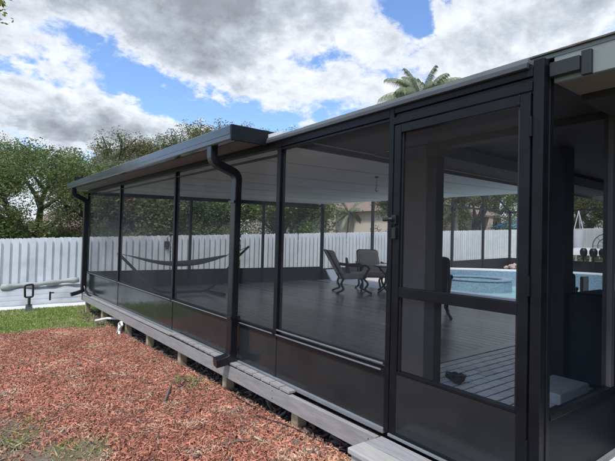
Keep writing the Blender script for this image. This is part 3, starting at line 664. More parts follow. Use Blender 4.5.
# coiled hose at the column foot
mb = MB(); pts = []
for k in range(120):
    a = k*.36; r_ = .05+.03*math.sin(k*.7); pts.append((3.56+r_*math.cos(a)*1.25, 2.42+r_*math.sin(a), .018+.0003*k+.014*math.sin(k*.9)+.014))
mb.tube(pts, .013, 6); tag(mb.build('coiled_hose', BLACK, smooth=True), 'small black coil lying on the pavers at the column foot', 'hose')
# covered cabinet + pale slab
cb = MB(); cb.box(4.45, 5.1, .9, 1.86, -.005, .83); o = cb.build('covered_cabinet', TEAL, bevel=.05); tag(o, 'waist high cabinet under a dark cover behind the side screen', 'cabinet')
sb_ = MB(); sb_.box(3.74, 4.28, 1.60, 1.90, .0, .09); tag(sb_.build('storage_lid', SLABM, bevel=.012), 'pale grey flat lid lying on the pavers inside the side screen', 'lid')
gb = MB(); gb.box(6.75, 6.95, 2.62, 2.66, .5, .84); gb.box(6.8, 6.88, 2.6, 2.68, 0, .5); tag(gb.build('grey_panel', GREYFASCIA, bevel=.01), 'small grey upright panel beside the dark rounded chair', 'panel')

# ------------------------------------------------------------------ pool
def catmull(P, n=8):
    out = []; m_ = len(P)
    for i in range(m_):
        p0, p1, p2, p3 = [Vector((*P[(i+k-1) % m_], 0)) for k in range(4)]
        for k in range(n):
            t_ = k/n
            out.append(((2*p1+(p2-p0)*t_+(2*p0-5*p1+4*p2-p3)*t_*t_+(3*p1-p0-3*p2+p3)*t_**3)*.5).to_2d())
    return [(p.x, p.y) for p in out]
poolP = catmull([(10.5, 4.7), (10.3, 6.2), (10.5, 7.9), (11.6, 9.1), (13.0, 9.0), (14.4, 7.7), (15.7, 6.1), (15.4, 4.4), (13.6, 4.3), (11.6, 4.1)])
def offs(P, d_):
    n = len(P); out = []
    for i in range(n):
        a = Vector(P[i-1]); b = Vector(P[(i+1) % n]); t_ = (b-a).normalized(); out.append((P[i][0]-t_.y*-d_*-1*-1, P[i][1]-t_.x*d_*-1*-1*-1))
    return out
def offs2(P, d_):
    cx = sum(p[0] for p in P)/len(P); cy = sum(p[1] for p in P)/len(P); out = []
    for x, y in P:
        v = Vector((x-cx, y-cy)); out.append((x+v.normalized().x*d_, y+v.normalized().y*d_))
    return out
copO = offs2(poolP, .32)
pd = bmesh.new()
outer = [(8.81, -4), (21.5, -4), (21.5, 11.25), (8.81, 11.25)]
def loop(bm_, P, z):
    v_ = [bm_.verts.new((x, y, z)) for x, y in P]; return [bm_.edges.new((v_[i], v_[(i+1) % len(v_)])) for i in range(len(v_))]
ed = loop(pd, outer, -.012) + loop(pd, copO, -.012)
bmesh.ops.triangle_fill(pd, use_beauty=True, edges=ed)
me = bpy.data.meshes.new('pool_deck'); pd.to_mesh(me); pd.free(); me.materials.append(POOLDECK)
o = bpy.data.objects.new('pool_deck', me); COL.objects.link(o); tag(o, 'pale concrete pool surround', 'pool deck', kind='structure')
pool = empty('swimming_pool', (12.5, 6.5, 0), 'turquoise swimming pool with white coping and a blue tiled raised back wall', 'pool')
def ring(A, B, z0, z1):
    n = len(A); mb = MB(); vs_ = [(*a, z0) for a in A]+[(*b, z0) for b in B]+[(*a, z1) for a in A]+[(*b, z1) for b in B]; fs = []
    for i in range(n):
        j = (i+1) % n; fs += [(2*n+i, 2*n+j, 3*n+j, 3*n+i), (i, 2*n+i, 2*n+j, j)[::-1], (n+i, n+j, 3*n+j, 3*n+i), (i, j, n+j, n+i)]
    return mb.add(vs_, fs)
ring(poolP, copO, -.35, .02).build('coping', COPING, pool)
mb = MB(); mb.add([(*p, -.12) for p in poolP], [tuple(range(len(poolP)))]); mb.build('water', WATER, pool)
inn = offs2(poolP, -.015)
def open_strip(P, z0, z1, th):
    mb = MB(); n = len(P); cx, cy = 12.5, 6.5; Q = []
    for x, y in P:
        v = Vector((x-cx, y-cy)).normalized(); Q.append((x+v.x*th, y+v.y*th))
    vs_ = [(*p, z0) for p in P]+[(*p, z1) for p in P]+[(*q, z1) for q in Q]+[(*q, z0) for q in Q]; fs = []
    for i in range(n-1): fs += [(i, i+1, n+i+1, n+i), (n+i, n+i+1, 2*n+i+1, 2*n+i), (2*n+i, 2*n+i+1, 3*n+i+1, 3*n+i)]
    fs += [(0, n, 2*n, 3*n), (n-1, 4*n-1, 3*n-1, 2*n-1)]
    return mb.add(vs_, fs)
back = inn[22:64]
open_strip(back, -.2, .38, .3).build('raised_wall', TILE, pool)
open_strip([(x, y) for x, y in offs2(back, 0)], .381, .43, .34).build('wall_cap', COPING, pool)
mb = MB(); prof = [(1.0, -.2), (1.0, .17), (.98, .2), (.78, .2), (.76, .17), (.76, .05)]
mb.lathe((12.35, 7.75, 0), prof, 36); mb.build('spa_wall', TILE, pool, smooth=False)
MB().lathe((12.35, 7.75, 0), [(1.02, .201), (1.02, .235), (.74, .235), (.74, .201)], 36).build('spa_cap', TILE, pool)
MB().lathe((12.35, 7.75, 0), [(0, .10), (.76, .10)], 36).build('spa_water', WATER, pool)
bm_ = bmesh.new()
for (x, y, z, r_) in ((15.05, 8.05, .48, .10), (14.9, 8.2, .46, .07), (15.25, 7.9, .46, .07), (15.08, 8.0, .56, .06), (14.97, 8.1, .53, .05)):
    q = bmesh.ops.create_icosphere(bm_, subdivisions=2, radius=r_)
    for v in q['verts']: v.co = v.co*(1+.75*mnoise.noise(v.co*14+Vector((x*5, y*5, z*5)))) + Vector((x, y, z))
me = bpy.data.meshes.new('stone_ornament'); bm_.to_mesh(me); bm_.free(); me.materials.append(TERRA)
o = bpy.data.objects.new('stone_ornament', me); COL.objects.link(o); tag(o, 'lumpy pinkish stone ornament on the raised pool wall', 'ornament')

# ------------------------------------------------------------------ pool cage
cage = empty('pool_cage', (15, 11.3, 0), 'tall dark framed screen cage around the pool', 'pool cage')
G_ = lambda mb, n, m_=FRAME2, **k: mb.build(n, m_, cage, **k)
cxs = [9.21, 11.5, 13.9, 16.2, 18.5, 20.8]; ZC = 2.77
kt = lambda x: .34+.026*(x-9.2)
for a, b in zip(cxs[:-1], cxs[1:]):
    G_(MB().xbeam(11.28, 11.32, a+.04, b-.04, -.02, kt(a), -.02, kt(b)), 'kick_panel', KICK2)
    G_(MB().add([(a+.04, 11.3, kt(a)), (b-.04, 11.3, kt(b)), (b-.04, 11.3, ZC), (a+.04, 11.3, ZC)], [(0, 1, 2, 3)]), 'screen', SCREEN2)
    G_(MB().box(a+.04, b-.04, 11.26, 11.34, ZC, ZC+.08), 'beam')
for a in cxs: G_(MB().box(a-.04, a+.04, 11.255, 11.345, -.02, ZC+.09), 'post')
cys = [11.3, 8.6, 5.9, 3.2, .5, -2.2]
for a, b in zip(cys[:-1], cys[1:]):
    G_(MB().box(20.78, 20.82, b+.04, a-.04, -.02, .64), 'kick_panel', KICK2)
    G_(MB().box(20.76, 20.84, b+.04, a-.04, ZC, ZC+.08), 'beam')
    G_(MB().add([(20.8, b+.04, .64), (20.8, a-.04, .64), (20.8, a-.04, ZC), (20.8, b+.04, ZC)], [(0, 1, 2, 3)]), 'screen', SCREEN2)
for a in cys[1:]: G_(MB().box(20.755, 20.845, a-.04, a+.04, -.02, ZC+.09), 'post')
ZT, XT = 3.72, 18.95                                  # flat top of the cage and where its slope starts
for a in cxs[1:-1]: G_(MB().box(a-.035, a+.035, 11.26, 11.34, ZC+.091, ZT), 'upper_post')
G_(MB().box(9.2, XT, 11.26, 11.34, ZT+.001, ZT+.07), 'top_beam')
for a in cys: G_(MB().bar((20.8, a, ZC+.08), (XT, a, ZT+.03), .07, .07), 'rafter')
for a in cys[1:]: G_(MB().box(9.3, XT, a-.035, a+.035, ZT+.001, ZT+.07), 'roof_beam')
G_(MB().box(XT-.035, XT+.035, -2.2, 11.255, ZT+.075, ZT+.14), 'ridge_beam')
mb = MB(); mb.add([(9.25, 11.3, ZC+.085), (20.75, 11.3, ZC+.085), (XT, 11.3, ZT), (9.25, 11.3, ZT)], [(0, 1, 2, 3)]); mb.add([(20.8, 11.25, ZC+.12), (20.8, -2.2, ZC+.12), (XT, -2.2, ZT+.08), (XT, 11.25, ZT+.08)], [(0, 1, 2, 3)]); G_(mb, 'roof_screen', SCREEN2)

# things glimpsed through the side screen, beyond / along the cage side
hp = empty('hanging_planter', (20.5, 8.15, 2.0), 'white bucket planter hung on pale ropes from the pool cage beam', 'planter')
for dx, dy in ((.16, 0), (-.16, .1), (0, -.17)): MB().tube([(20.5, 8.15, 2.76), (20.5+dx, 8.15+dy, 1.98)], .018, 6).build('rope', LATT, hp)
MB().lathe((20.5, 8.15, 1.2), [(0, 0), (.18, 0), (.25, .75), (.22, .75), (.2, .6), (0, .6)], 18).build('bucket', LATT, hp)
for k, (yy, zz, r_) in enumerate(((7.0, 2.45, .17), (6.75, 2.15, .15), (6.9, 1.9, .13))):
    o = MB().lathe((20.55, yy, zz), [(0, -.04), (r_*.6, -.05), (r_, 0), (r_*.6, .05), (0, .06)], 14).build('wind_spinner', LATT)
    MB().tube([(20.55, yy, zz), (20.55, yy, 2.765)], .006, 5).build('cord', IRON, o)
    tag(o, ['topmost', 'middle', 'lowest'][k] + ' white disc spinner hanging beside the bucket planter', 'wind spinner', 'hanging disc spinners')
wh = empty('wheel_trellis', (20.3, 7.05, 1.3), 'round grey wire wheel standing on the cage side behind the black pots', 'trellis')
for r_ in (.48, .30): MB().tube([(20.3, 7.05+r_*math.cos(k*math.pi/16), 1.3+r_*math.sin(k*math.pi/16)) for k in range(33)], .02, 6).build('hoop', GREYFASCIA, wh)
for k in range(8): MB().tube([(20.3, 7.05, 1.3), (20.3, 7.05+.48*math.cos(k*math.pi/4), 1.3+.48*math.sin(k*math.pi/4))], .010, 5).build('spoke', GREYFASCIA, wh)
MB().bar((20.3, 7.05, .0), (20.3, 7.05, .84), .05, .05).build('stake', GREYFASCIA, wh)
bt = MB(); vs_ = []
for i in range(13):
    t_ = i/12; y = 6.2+2.6*t_; wv = .36*math.sin(math.pi*min(max(t_, .02), .98))**.6
    for j in range(7):
        a = math.pi*j/6; vs_.append((19.6+wv*math.cos(a), y, .92+.30*math.sin(a)*(.4+.6*math.sin(math.pi*t_))))
bt.add(vs_, [(i*7+j, i*7+j+1, (i+1)*7+j+1, (i+1)*7+j) for i in range(12) for j in range(6)])
bo = empty('upturned_canoe', (19.6, 7.5, .9), 'white upturned canoe on a low rack along the pool cage side', 'canoe')
bt.build('hull', LATT, bo, smooth=True)
rk = MB()
for yy in (6.7, 8.3): rk.box(19.25, 19.95, yy-.03, yy+.03, .85, .91); rk.box(19.27, 19.33, yy-.03, yy+.03, 0, .85); rk.box(19.87, 19.93, yy-.03, yy+.03, 0, .85)
rk.build('rack', IRON, bo)
for k, (yy, r_) in enumerate(((7.36, .13), (7.02, .14), (6.68, .16))):
    o = MB().lathe((19.0, yy, 0), [(0, .86), (r_*.7, .88), (r_, 1.0), (r_*1.0, 1.1), (r_*.6, 1.2), (0, 1.2)], 14).build('black_pot', BLACK, smooth=True)
    MB().bar((19.0, yy, .0), (19.0, yy, .87), .05, .05).build('stand', BLACK, o)
    tag(o, ['black round pot on a stem under the bucket planter', 'black round pot in the middle of three', 'largest black round pot at the house end of three'][k], 'pot', 'black round pots')

# ------------------------------------------------------------------ white fence
fence = empty('picket_fence', (10, 13.5, 0), 'white shadowbox board fence running behind the porch and the pool', 'fence')
ft = lambda x: 1.10+.0425*(x-.72)
x = -7.0
while x < 40:
    xe = x+2.4; mb = MB(); px = x+.05
    for layer in (0, 1):
        px = x+.05+layer*.09
        while px < xe-.1:
            ya = 13.44 if layer == 0 else 13.485; top = ft(px)+random.uniform(-.008, .008); bot = max(gz(px, 13.5)+.02, top-1.8); w_ = .128
            pts = [(px, bot), (px+w_, bot), (px+w_, top-.04), (px+w_-.035, top), (px+.035, top), (px, top-.04)]
            n = 6; vs_ = [(a, ya, b) for a, b in pts]+[(a, ya+.018, b) for a, b in pts]
            mb.add(vs_, [tuple(range(n)), tuple(range(2*n-1, n-1, -1))]+[(i, n+i, n+(i+1) % n, (i+1) % n) for i in range(n)])
            px += .185
    mb.build('picket_panel', WHITEF, fence)
    MB().xbeam(13.505, 13.54, x, xe, ft(x)-.35, ft(x)-.26, ft(xe)-.35, ft(xe)-.26).build('rail', WHITEF, fence)
    MB().xbeam(13.505, 13.54, x, xe, ft(x)-1.45, ft(x)-1.36, ft(xe)-1.45, ft(xe)-1.36).build('rail', WHITEF, fence)
    MB().box(x-.045, x+.045, 13.541, 13.63, gz(x, 13.5)-.1, ft(x)-.05).build('post', WHITEF, fence)
    x = xe
pq = MB(); pq.box(4.82, 4.98, 13.415, 13.438, .92, 1.10); pq.tube([(4.9, 13.43, 1.22), (4.9, 13.41, 1.09)], .012, 6); pq.box(4.86, 4.95, 13.40, 13.414, .86, .93)
tag(pq.build('fence_ornament', IRON), 'small dark ornament hung on the white fence above the hammock', 'ornament')

# pile of long pale sheets in front of the fence
def long_sheet(name, label, path, wid, h, mat_, cat, sag=.0, roll_=False, group=None):
    mb = MB()
    if roll_: mb.tube(path, [h*(.85+.25*math.sin(i*1.7)) for i in range(len(path))], 12)
    else:
        n = len(path); vs_ = []; prof = [(-.5, 0), (-.46, .8), (-.2, 1.0), (.15, .9), (.46, .7), (.5, 0)]
        for i, p in enumerate(path):
            a = Vector(path[max(i-1, 0)]); b = Vector(path[min(i+1, n-1)]); t_ = (b-a).normalized(); s_ = Vector((-t_.y, t_.x, 0)).normalized()
            for u, v in prof: vs_.append(Vector(p)+s_*u*wid+Vector((0, 0, v*h*(1+.25*math.sin(i*1.3+u*3)))))
        k = len(prof); fs = [(i*k+j, (i+1)*k+j, (i+1)*k+(j+1) % k, i*k+(j+1) % k) for i in range(n-1) for j in range(k)]
        fs += [tuple(range(k)), tuple((n-1)*k+j for j in range(k-1, -1, -1))]
        mb.add(vs_, fs)
    o = mb.build(name, mat_, smooth=roll_, bevel=0 if roll_ else .01); return tag(o, label, cat, group)
GP = 'long pale sheets piled along the fence'
def lp(x0, y0, z0, x1, y1, z1, bow=.1, n=14):
    return [(x0+(x1-x0)*i/(n-1), y0+(y1-y0)*i/(n-1)+.03*math.sin(i*.9+z0*20), z0+(z1-z0)*(i/(n-1))**1.5+bow*math.sin(math.pi*i/(n-1))+.010*math.sin(i*1.7+x0*3)) for i in range(n)]
sh = empty('plastic_sheeting', (.3, 12.3, gz(0, 12.3)), 'long crumpled white sheeting folded in layers on the ground along the fence', 'sheeting')
for k in range(5):                                  # five folds, each lapping over the one in front of it
    nu, nv = 90, 10; vs_ = []
    for i in range(nu):
        u = i/(nu-1); x = -3.2+6.9*u; rise = .36+.12*u
        f0 = k/5 + (.035*mnoise.noise(Vector((x*.45, k*3.1, 2))) + .012*math.sin(x*1.1+k*2) if k else 0)
        for j in range(nv):
            v = j/(nv-1); lip = .030*math.exp(-(v*7)**2)*(1 if k else .4)
            y_ = 11.84+.075*(x+3.2)+f0*.95+v*.42-(.025*math.sin(v*3.1) if k else 0)
            z_ = gz(x, 12)+.012+rise*min(1, f0+v*.34)**1.1+.034*(1-u*.4)*math.sin(math.pi*min(1, v*1.5+.06))*(1 if k else .4)-lip*.6+.008*mnoise.noise(Vector((x*2.4, v*4, k)))
            vs_.append((x, y_, z_))
    mb = MB(); mb.add(vs_, [(i*nv+j, (i+1)*nv+j, (i+1)*nv+j+1, i*nv+j+1) for i in range(nu-1) for j in range(nv-1)])
    o = mb.build('fold', PILEW if k else PILEB, sh, smooth=True); so_ = o.modifiers.new('thick', 'SOLIDIFY'); so_.thickness = .012
long_sheet('rolled_tarp', 'grey green rolled tarp on top of the white sheeting', lp(0.75, 12.98, -.06, 2.45, 13.08, .06, .0, 14), .2, .075, PILEG, 'tarp', roll_=True)
sp = empty('garden_spade', (1.18, 11.78, -.45), 'dark handled tool stuck upright in front of the white sheeting', 'tool')
q = MB(); q.tube(smooth_path([(1.13, 11.78, -.18), (1.12, 11.80, .08), (1.28, 11.80, .10), (1.28, 11.78, -.18), (1.13, 11.78, -.18)], .04), .022, 8); q.build('handle', BLACK, sp, smooth=True)
q = MB(); q.tube([(1.21, 11.78, -.18), (1.21, 11.77, -.36)], .03, 8); q.build('shaft', IRON, sp)
q = MB(); q.hexa([(1.13, 11.75, -.52), (1.29, 11.75, -.52), (1.29, 11.77, -.52), (1.13, 11.77, -.52), (1.15, 11.76, -.34), (1.27, 11.76, -.34), (1.27, 11.78, -.34), (1.15, 11.78, -.34)]); q.build('blade', GREYFASCIA, sp)
q = MB(); q.box(1.62, 1.66, 11.93, 11.95, -.30, -.10); q.box(1.64, 1.72, 11.93, 11.95, -.14, -.11); tag(q.build('clamp', IRON, bevel=.006), 'small dark clamp on the edge of the white sheeting', 'clamp')

# bits on the ground by the deck edge
lt = MB()
for a, b in (((2.06, 7.68, -.40), (2.10, 7.86, -.22)), ((2.06, 7.86, -.40), (2.10, 7.68, -.22)), ((2.10, 7.68, -.22), (2.11, 7.77, -.17)), ((2.10, 7.86, -.22), (2.11, 7.77, -.17))):
    lt.bar(a, b, .012, .034, (1, 0, 0))
tag(lt.build('lattice_scrap', LATT), 'white plastic lattice scrap leaning on the deck edge', 'lattice')
tag(MB().tube([(1.98, 8.95, -.33), (2.12, 8.75, -.27), (2.3, 8.55, -.26)], .022, 8).build('plastic_pipe', LATT), 'short white pipe sticking out under the deck edge', 'pipe')
tag(MB().tube(smooth_path([(2.12, 3.95, -.27), (2.10, 3.6, -.255), (2.16, 3.2, -.26), (2.05, 2.85, -.255), (2.22, 2.5, -.25), (2.16, 2.3, -.25), (2.05, 2.0, -.24)], .2), .006, 6).build('black_cable', BLACK, smooth=True), 'thin black cable lying along the deck edge on the mulch', 'cable')
tag(MB().tube(smooth_path([(2.02, 3.3, -.25), (2.13, 2.9, -.235), (2.14, 2.5, -.235), (2.3, 2.2, -.24)], .2), .005, 6).build('thin_root', IRON, smooth=True), 'thin dark twig reaching from the mulch under the deck', 'twig')
def stick(name, label, p, q_, r_): tag(MB().tube([p, ((Vector(p)+Vector(q_))/2+Vector((.01, .01, .012))), q_], [r_, r_*1.1, r_*.5], 6).build(name, CHIPD), label, 'stick')
stick('stick', 'dark stick on the mulch nearest the step', (1.55, 2.95, -.245), (1.72, 2.9, -.24), .010)
stick('stick', 'long grey bark strip on the mulch halfway along the deck', (1.52, 4.1, -.27), (1.75, 4.55, -.275), .013)
stick('stick', 'small dark stick at the edge of the worn grass patch', (.18, 5.0, -.295), (.34, 5.08, -.29), .012)

# ------------------------------------------------------------------ trees
def leafmesh(name, C_, n_per, rad, size, mat_, parent, seed, flat=.8):
    r = np.random.default_rng(seed); C_ = np.array(C_, float); n = len(C_)*n_per
    c = np.repeat(C_, n_per, 0)
    v = r.normal(0, 1, (n, 3)); v /= np.linalg.norm(v, axis=1)[:, None]; rr = rad*r.random(n)**.45
    c = c + v*rr[:, None]*np.array([1, 1, flat])
    a = r.normal(0, 1, (n, 3)); a /= np.linalg.norm(a, axis=1)[:, None]; a[:, 2] *= .6
    b = np.cross(a, r.normal(0, 1, (n, 3))); b /= (np.linalg.norm(b, axis=1)[:, None]+1e-6)
    s_ = (size*(.5+r.random(n)))[:, None]
    P = np.stack([c-a*s_, c+b*s_*.45, c+a*s_, c-b*s_*.45], 1).reshape(-1, 3)
    F = (np.arange(n)[:, None]*4+np.array([[0, 1, 2, 3]]))
    return raw_mesh(name, P, F, mat_, parent)
def tree(name, label, x, y, h, trunk_h, spread, rad0, leaf, bark, seed, levels=4, n_per=60, crad=.55, lsize=.10, cat='tree', group=None, gap=.0, fan=.55, split=3, fill=60, low=.15, gate=-.08):
    r = random.Random(seed); g = gz(x, y); t = empty(name, (x, y, g), label, cat, group)
    mb = MB(); tips = []
    def grow(p, dir_, length, rad, lev):
        q_ = p + dir_*length; mid = p+dir_*length*.5+Vector((r.uniform(-1, 1), r.uniform(-1, 1), 0))*length*.07
        mb.tube([p, mid, q_], [rad, rad*.86, rad*.72], 7 if lev < 2 else 4, cap=False)
        if lev >= levels: tips.append(q_); tips.append(mid); return
        if lev >= levels-1: tips.append(q_)
        k = split if lev else split+1
        a0 = r.uniform(0, 6.28)
        for i in range(k):
            a = a0+6.283*i/k+r.uniform(-.5, .5); tilt = fan*r.uniform(.6, 1.35)
            side = Vector((math.cos(a), math.sin(a), 0))
            nd = (dir_*math.cos(tilt)+side*math.sin(tilt)*1.15); nd.z += .10; nd.normalize()
            grow(q_, nd, length*r.uniform(.62, .86), rad*.62, lev+1)
    grow(Vector((x, y, g-.1)), Vector((r.uniform(-.08, .08), r.uniform(-.08, .08), 1)).normalized(), trunk_h, rad0, 0)
    pts = np.array([tuple(q_) for q_ in tips]); top = pts[:, 2].max(); wid = max(abs(pts[:, 0]-x).max(), .1)
    # rescale everything above the trunk to the wanted size
    base = g+trunk_h; sz = (h+g-crad*.6-base)/max(top-base, .1); sx = (spread-crad*.5)/wid
    def fit(v):
        v = Vector(v)
        if v.z > base: k = min(1, (v.z-base)/.4); v = Vector((x+(v.x-x)*(1+(sx-1)*k), y+(v.y-y)*(1+(sx-1)*k), base+(v.z-base)*sz))
        return v
    mb.v = [tuple(fit(v)) for v in mb.v]
    mb.build('trunk', bark, t, smooth=True)
    T_ = [tuple(fit(v)) for v in tips if r.random() > gap]
    zc = base+(g+h-base)*(.5-low*.5); hz = (g+h-crad*.5-zc)
    for _ in range(fill):
        for _t in range(40):
            u = Vector((r.gauss(0, 1), r.gauss(0, 1), r.gauss(0, 1))).normalized()*r.uniform(.45, 1.0)**.5
            c_ = Vector((x+u.x*(spread-crad*.6), y+u.y*(spread-crad*.6), zc+u.z*hz))
            if mnoise.noise(c_*(.55/crad*.6)+Vector((seed, 0, 0))) > gate: break
        T_.append(tuple(c_))
    leafmesh('crown', T_, n_per, crad, lsize, leaf, t, seed+50)
    return t
tree('oak_tree', 'big spreading green oak with forked dark trunk behind the white fence', 2.7, 26, 6.5, 1.7, 5.2, .17, LEAF1, BARK, 4, levels=4, n_per=170, crad=.6, lsize=.056, gap=.05, fan=.58, fill=520, low=.7, gate=-.3)
tree('shade_tree', 'green tree at the photo edge beyond the big oak', -3.2, 31, 7.3, 2.0, 4.6, .25, LEAF1, BARK, 8, n_per=120, crad=.7, lsize=.075, fill=160, low=.4)
tree('bare_tree', 'dusty grey brown thin-leaved tree between the oak and the porch roof', 6.6, 26.5, 6.4, .9, 3.6, .12, LEAF3, BARKG, 12, n_per=110, crad=.5, lsize=.048, fill=260, low=.6, gate=-.2)
tree('shade_tree', 'pale green tree filling the gap behind the dusty thin-leaved tree', 8.2, 31, 8.3, 1.2, 3.6, .15, LEAF2, BARK, 14, n_per=120, crad=.6, lsize=.06, fill=200, low=.6, gate=-.2)
tree('shade_tree', 'low green tree just above the far end of the porch roof', 11.2, 30, 9.2, 2.0, 3.8, .2, LEAF2, BARK, 15, n_per=130, crad=.6, lsize=.06, gap=.15, fill=70, low=.3)
tree('shade_tree', 'tallest olive green tree rising over the middle of the porch roof', 13.6, 27.5, 9.9, 2.6, 4.4, .25, LEAF2, BARK, 19, n_per=130, crad=.55, lsize=.058, gap=.2, fill=90)
tree('shade_tree', 'small green treetop peeking over the roof beside the near downspout', 18.0, 26.5, 9.9, 2.6, 4.2, .22, LEAF1, BARK, 23, n_per=110, crad=.55, lsize=.058, gap=.15, fill=70)
tree('shrub_tree', 'yellow green young tree under the oak by the fence', 5.0, 22, 2.6, .6, .8, .06, YELLOWL, BARK, 27, levels=3, n_per=50, crad=.3, lsize=.06, fill=20)
for i, (x, y, h, s_, lf, lab) in enumerate([
    (-1.5, 23.5, 2.6, 2.0, LEAF1, 'dense green bush at the photo edge behind the fence'),
    (0.9, 23.0, 3.0, 1.6, LEAF1, 'dense green bush between the photo edge and the oak trunk'),
    (27.5, 22.0, 3.4, 2.2, LEAF1, 'dense bush over the fence beside the palm beyond the pool'),
    (45.0, 21.0, 4.6, 3.4, LEAF1, 'dense bush over the fence past the blue canopy'),
    (6.6, 22.5, 3.4, 1.6, LEAF3, 'dusty bush behind the fence next to the porch corner')]):
    tree('shrub_tree', lab, x, y, h, .4, s_, .06, lf, BARK, 130+i, levels=3, n_per=110, crad=.4, lsize=.055, fill=130, low=.6, gate=-.25)
tree('shrub_tree', 'dark green bush under the oak beside its trunk', 3.9, 24.5, 2.2, .4, 1.5, .06, LEAF1, BARK, 29, levels=3, n_per=60, crad=.35, lsize=.06, fill=40, low=.4)
for i, (x, y, h, s_, lf, lab, lw_) in enumerate([
    (6.2, 19.5, 4.6, 2.2, LEAF2, 'olive tree seen through the first screen bays above the fence', .8),
    (9.3, 21.0, 4.8, 2.6, LEAF1, 'green tree seen above the fence behind the hammock', .8),
    (12.8, 18.5, 5.2, 2.6, LEAF1, 'dark green tree above the fence in the wide screen bay', .8),
    (14.4, 21.5, 5.4, 1.9, LEAF1, 'dark tree above the fence just before the far porch corner', .8),
    (25.8, 20.5, 8.4, 3.6, LEAF2, 'tree above the fence behind the pool next to the palm', .9),
    (32.8, 21.5, 8.6, 4.6, LEAF1, 'tall tree above the fence over the blue canopy', .9),
    (39.0, 17.8, 9.0, 4.4, LEAF2, 'tree beyond the pool cage seen through the side screen', .5),
    (44.5, 11.0, 8.2, 4.6, LEAF1, 'tree past the end of the pool cage seen over the black pots', .6)]):
    tree('shade_tree', lab, x, y, h, 1.2, s_, .14, lf, BARK, 60+i*3, n_per=90, crad=.55, lsize=.065, gap=.05, fill=(120 if x < 20 else 300), low=lw_)
for i, (x, y, h, s_, lab) in enumerate([
    (36, 40, 14, 6.5, 'tall dense tree rising behind the roof of the cream house beside the palm'),
    (48, 41, 15, 7.5, 'tall dense tree rising behind the middle of the cream house'),
    (60, 36, 15, 8.0, 'tall dense tree behind the end of the cream house past the canopy'),
    (66, 24, 15, 8.0, 'tall dense tree far past the pool cage beside the bucket planter'),
    (66, 12, 14, 8.0, 'tall dense tree far past the pool cage behind the wire wheel')]):
    tree('shade_tree', lab, x, y, h, 1.6, s_, .25, LEAF1 if i % 2 else LEAF2, BARK, 160+i, n_per=70, crad=1.0, lsize=.13, fill=320, low=.6, gate=-.3)
def palm(name, label, x, y, h, nfr, flen, seed, rad=.13):
    r = random.Random(seed); g = gz(x, y); t = empty(name, (x, y, g), label, 'palm tree')
    MB().tube([(x+.05*math.sin(i), y, g+h*i/8) for i in range(9)], [rad*(1.15-.3*i/8) for i in range(9)], 10).build('trunk', BARKG, t, smooth=True)
    V_, F_ = [], []; c = Vector((x, y, g+h)); st = MB()
    for k in range(nfr):
        a = 6.283*k/nfr*2.618+r.uniform(-.2, .2); el = r.uniform(-.5, 1.35); L_ = flen*r.uniform(.8, 1.1)
        p = c.copy(); dr = Vector((math.cos(a)*math.cos(el), math.sin(a)*math.cos(el), math.sin(el))); pts = [p.copy()]
        for i in range(12):
            p = p+dr*L_/12; dr = (dr+Vector((0, 0, -.11-.02*i*.4))).normalized(); pts.append(p.copy())
            if i < 1: continue
            side = dr.cross(Vector((0, 0, 1))).normalized()
            for q_ in range(8):
                pp = p-dr*L_/12*q_/8
                for s_ in (-1, 1):
                    ll = L_*.22*math.sin(math.pi*min(1, (i+1)/13))**.6*r.uniform(.8, 1.15)
                    tip = pp+side*s_*ll*.62+dr*ll*.45+Vector((0, 0, -ll*.85)); w_ = dr*.008
                    n0 = len(V_); V_ += [pp-w_, pp+w_, (pp+tip)/2+w_*1.3+Vector((0, 0, .03)), tip, (pp+tip)/2-w_*1.3+Vector((0, 0, .03))]; F_.append([n0, n0+1, n0+2, n0+3, n0+4])
        st.tube(pts, [.02*(1-i/16) for i in range(len(pts))], 4)
    raw_mesh('fronds', np.array([tuple(v) for v in V_]), np.array(F_), PALML, t)
    st.build('frond_stems', PALML, t)
    return t
palm('palm_tree', 'feathery palm crown showing above the grey house eave', 18.7, 15.0, 9.0, 84, 2.5, 3)
palm('palm_tree', 'palm behind the fence left of the neighbour windows, seen past the pool', 27.0, 18.5, 4.6, 16, 1.8, 5, .16)
palm('palm_tree', 'slim palm in front of the grey neighbour house seen past the porch corner', 20.2, 22, 3.6, 12, 1.5, 9, .13)
palm('palm_tree', 'second slim palm before the grey neighbour house by the door post', 26.6, 23.6, 4.2, 12, 1.5, 10, .12)
# overhanging twig of a tree just outside the frame
nb = empty('overhanging_tree', (-2.6, 5.0, gz(-2.6, 5)), 'tree whose twig of green leaves dips into the top corner of the sky', 'tree')
tr_ = MB(); tr_.tube([(-2.6, 5.0, -.4), (-2.55, 5.1, 1.6), (-2.3, 5.3, 3.0)], [.13, .11, .09], 8); tr_.tube([(-2.3, 5.3, 3.0), (-1.2, 5.6, 3.7), (-.2, 6.0, 3.86), (.1, 6.05, 3.80)], [.07, .04, .015, .006], 6); tr_.tube([(-2.3, 5.3, 3.0), (-2.6, 5.6, 4.2), (-2.9, 5.4, 5.2)], [.07, .05, .02], 6)
tr_.build('trunk', BARK, nb, smooth=True)
leafmesh('crown', [(-.2, 6.0, 3.84), (.1, 6.05, 3.80), (.2, 6.05, 3.74), (.26, 6.05, 3.66), (.22, 6.05, 3.82), (-.6, 5.9, 3.8), (-1.1, 5.7, 3.8), (-2.7, 5.5, 4.8), (-2.4, 5.8, 4.4), (-2.9, 5.4, 5.2), (-1.6, 5.5, 3.9)], 26, .11, .03, YELLOWL, nb, 77)

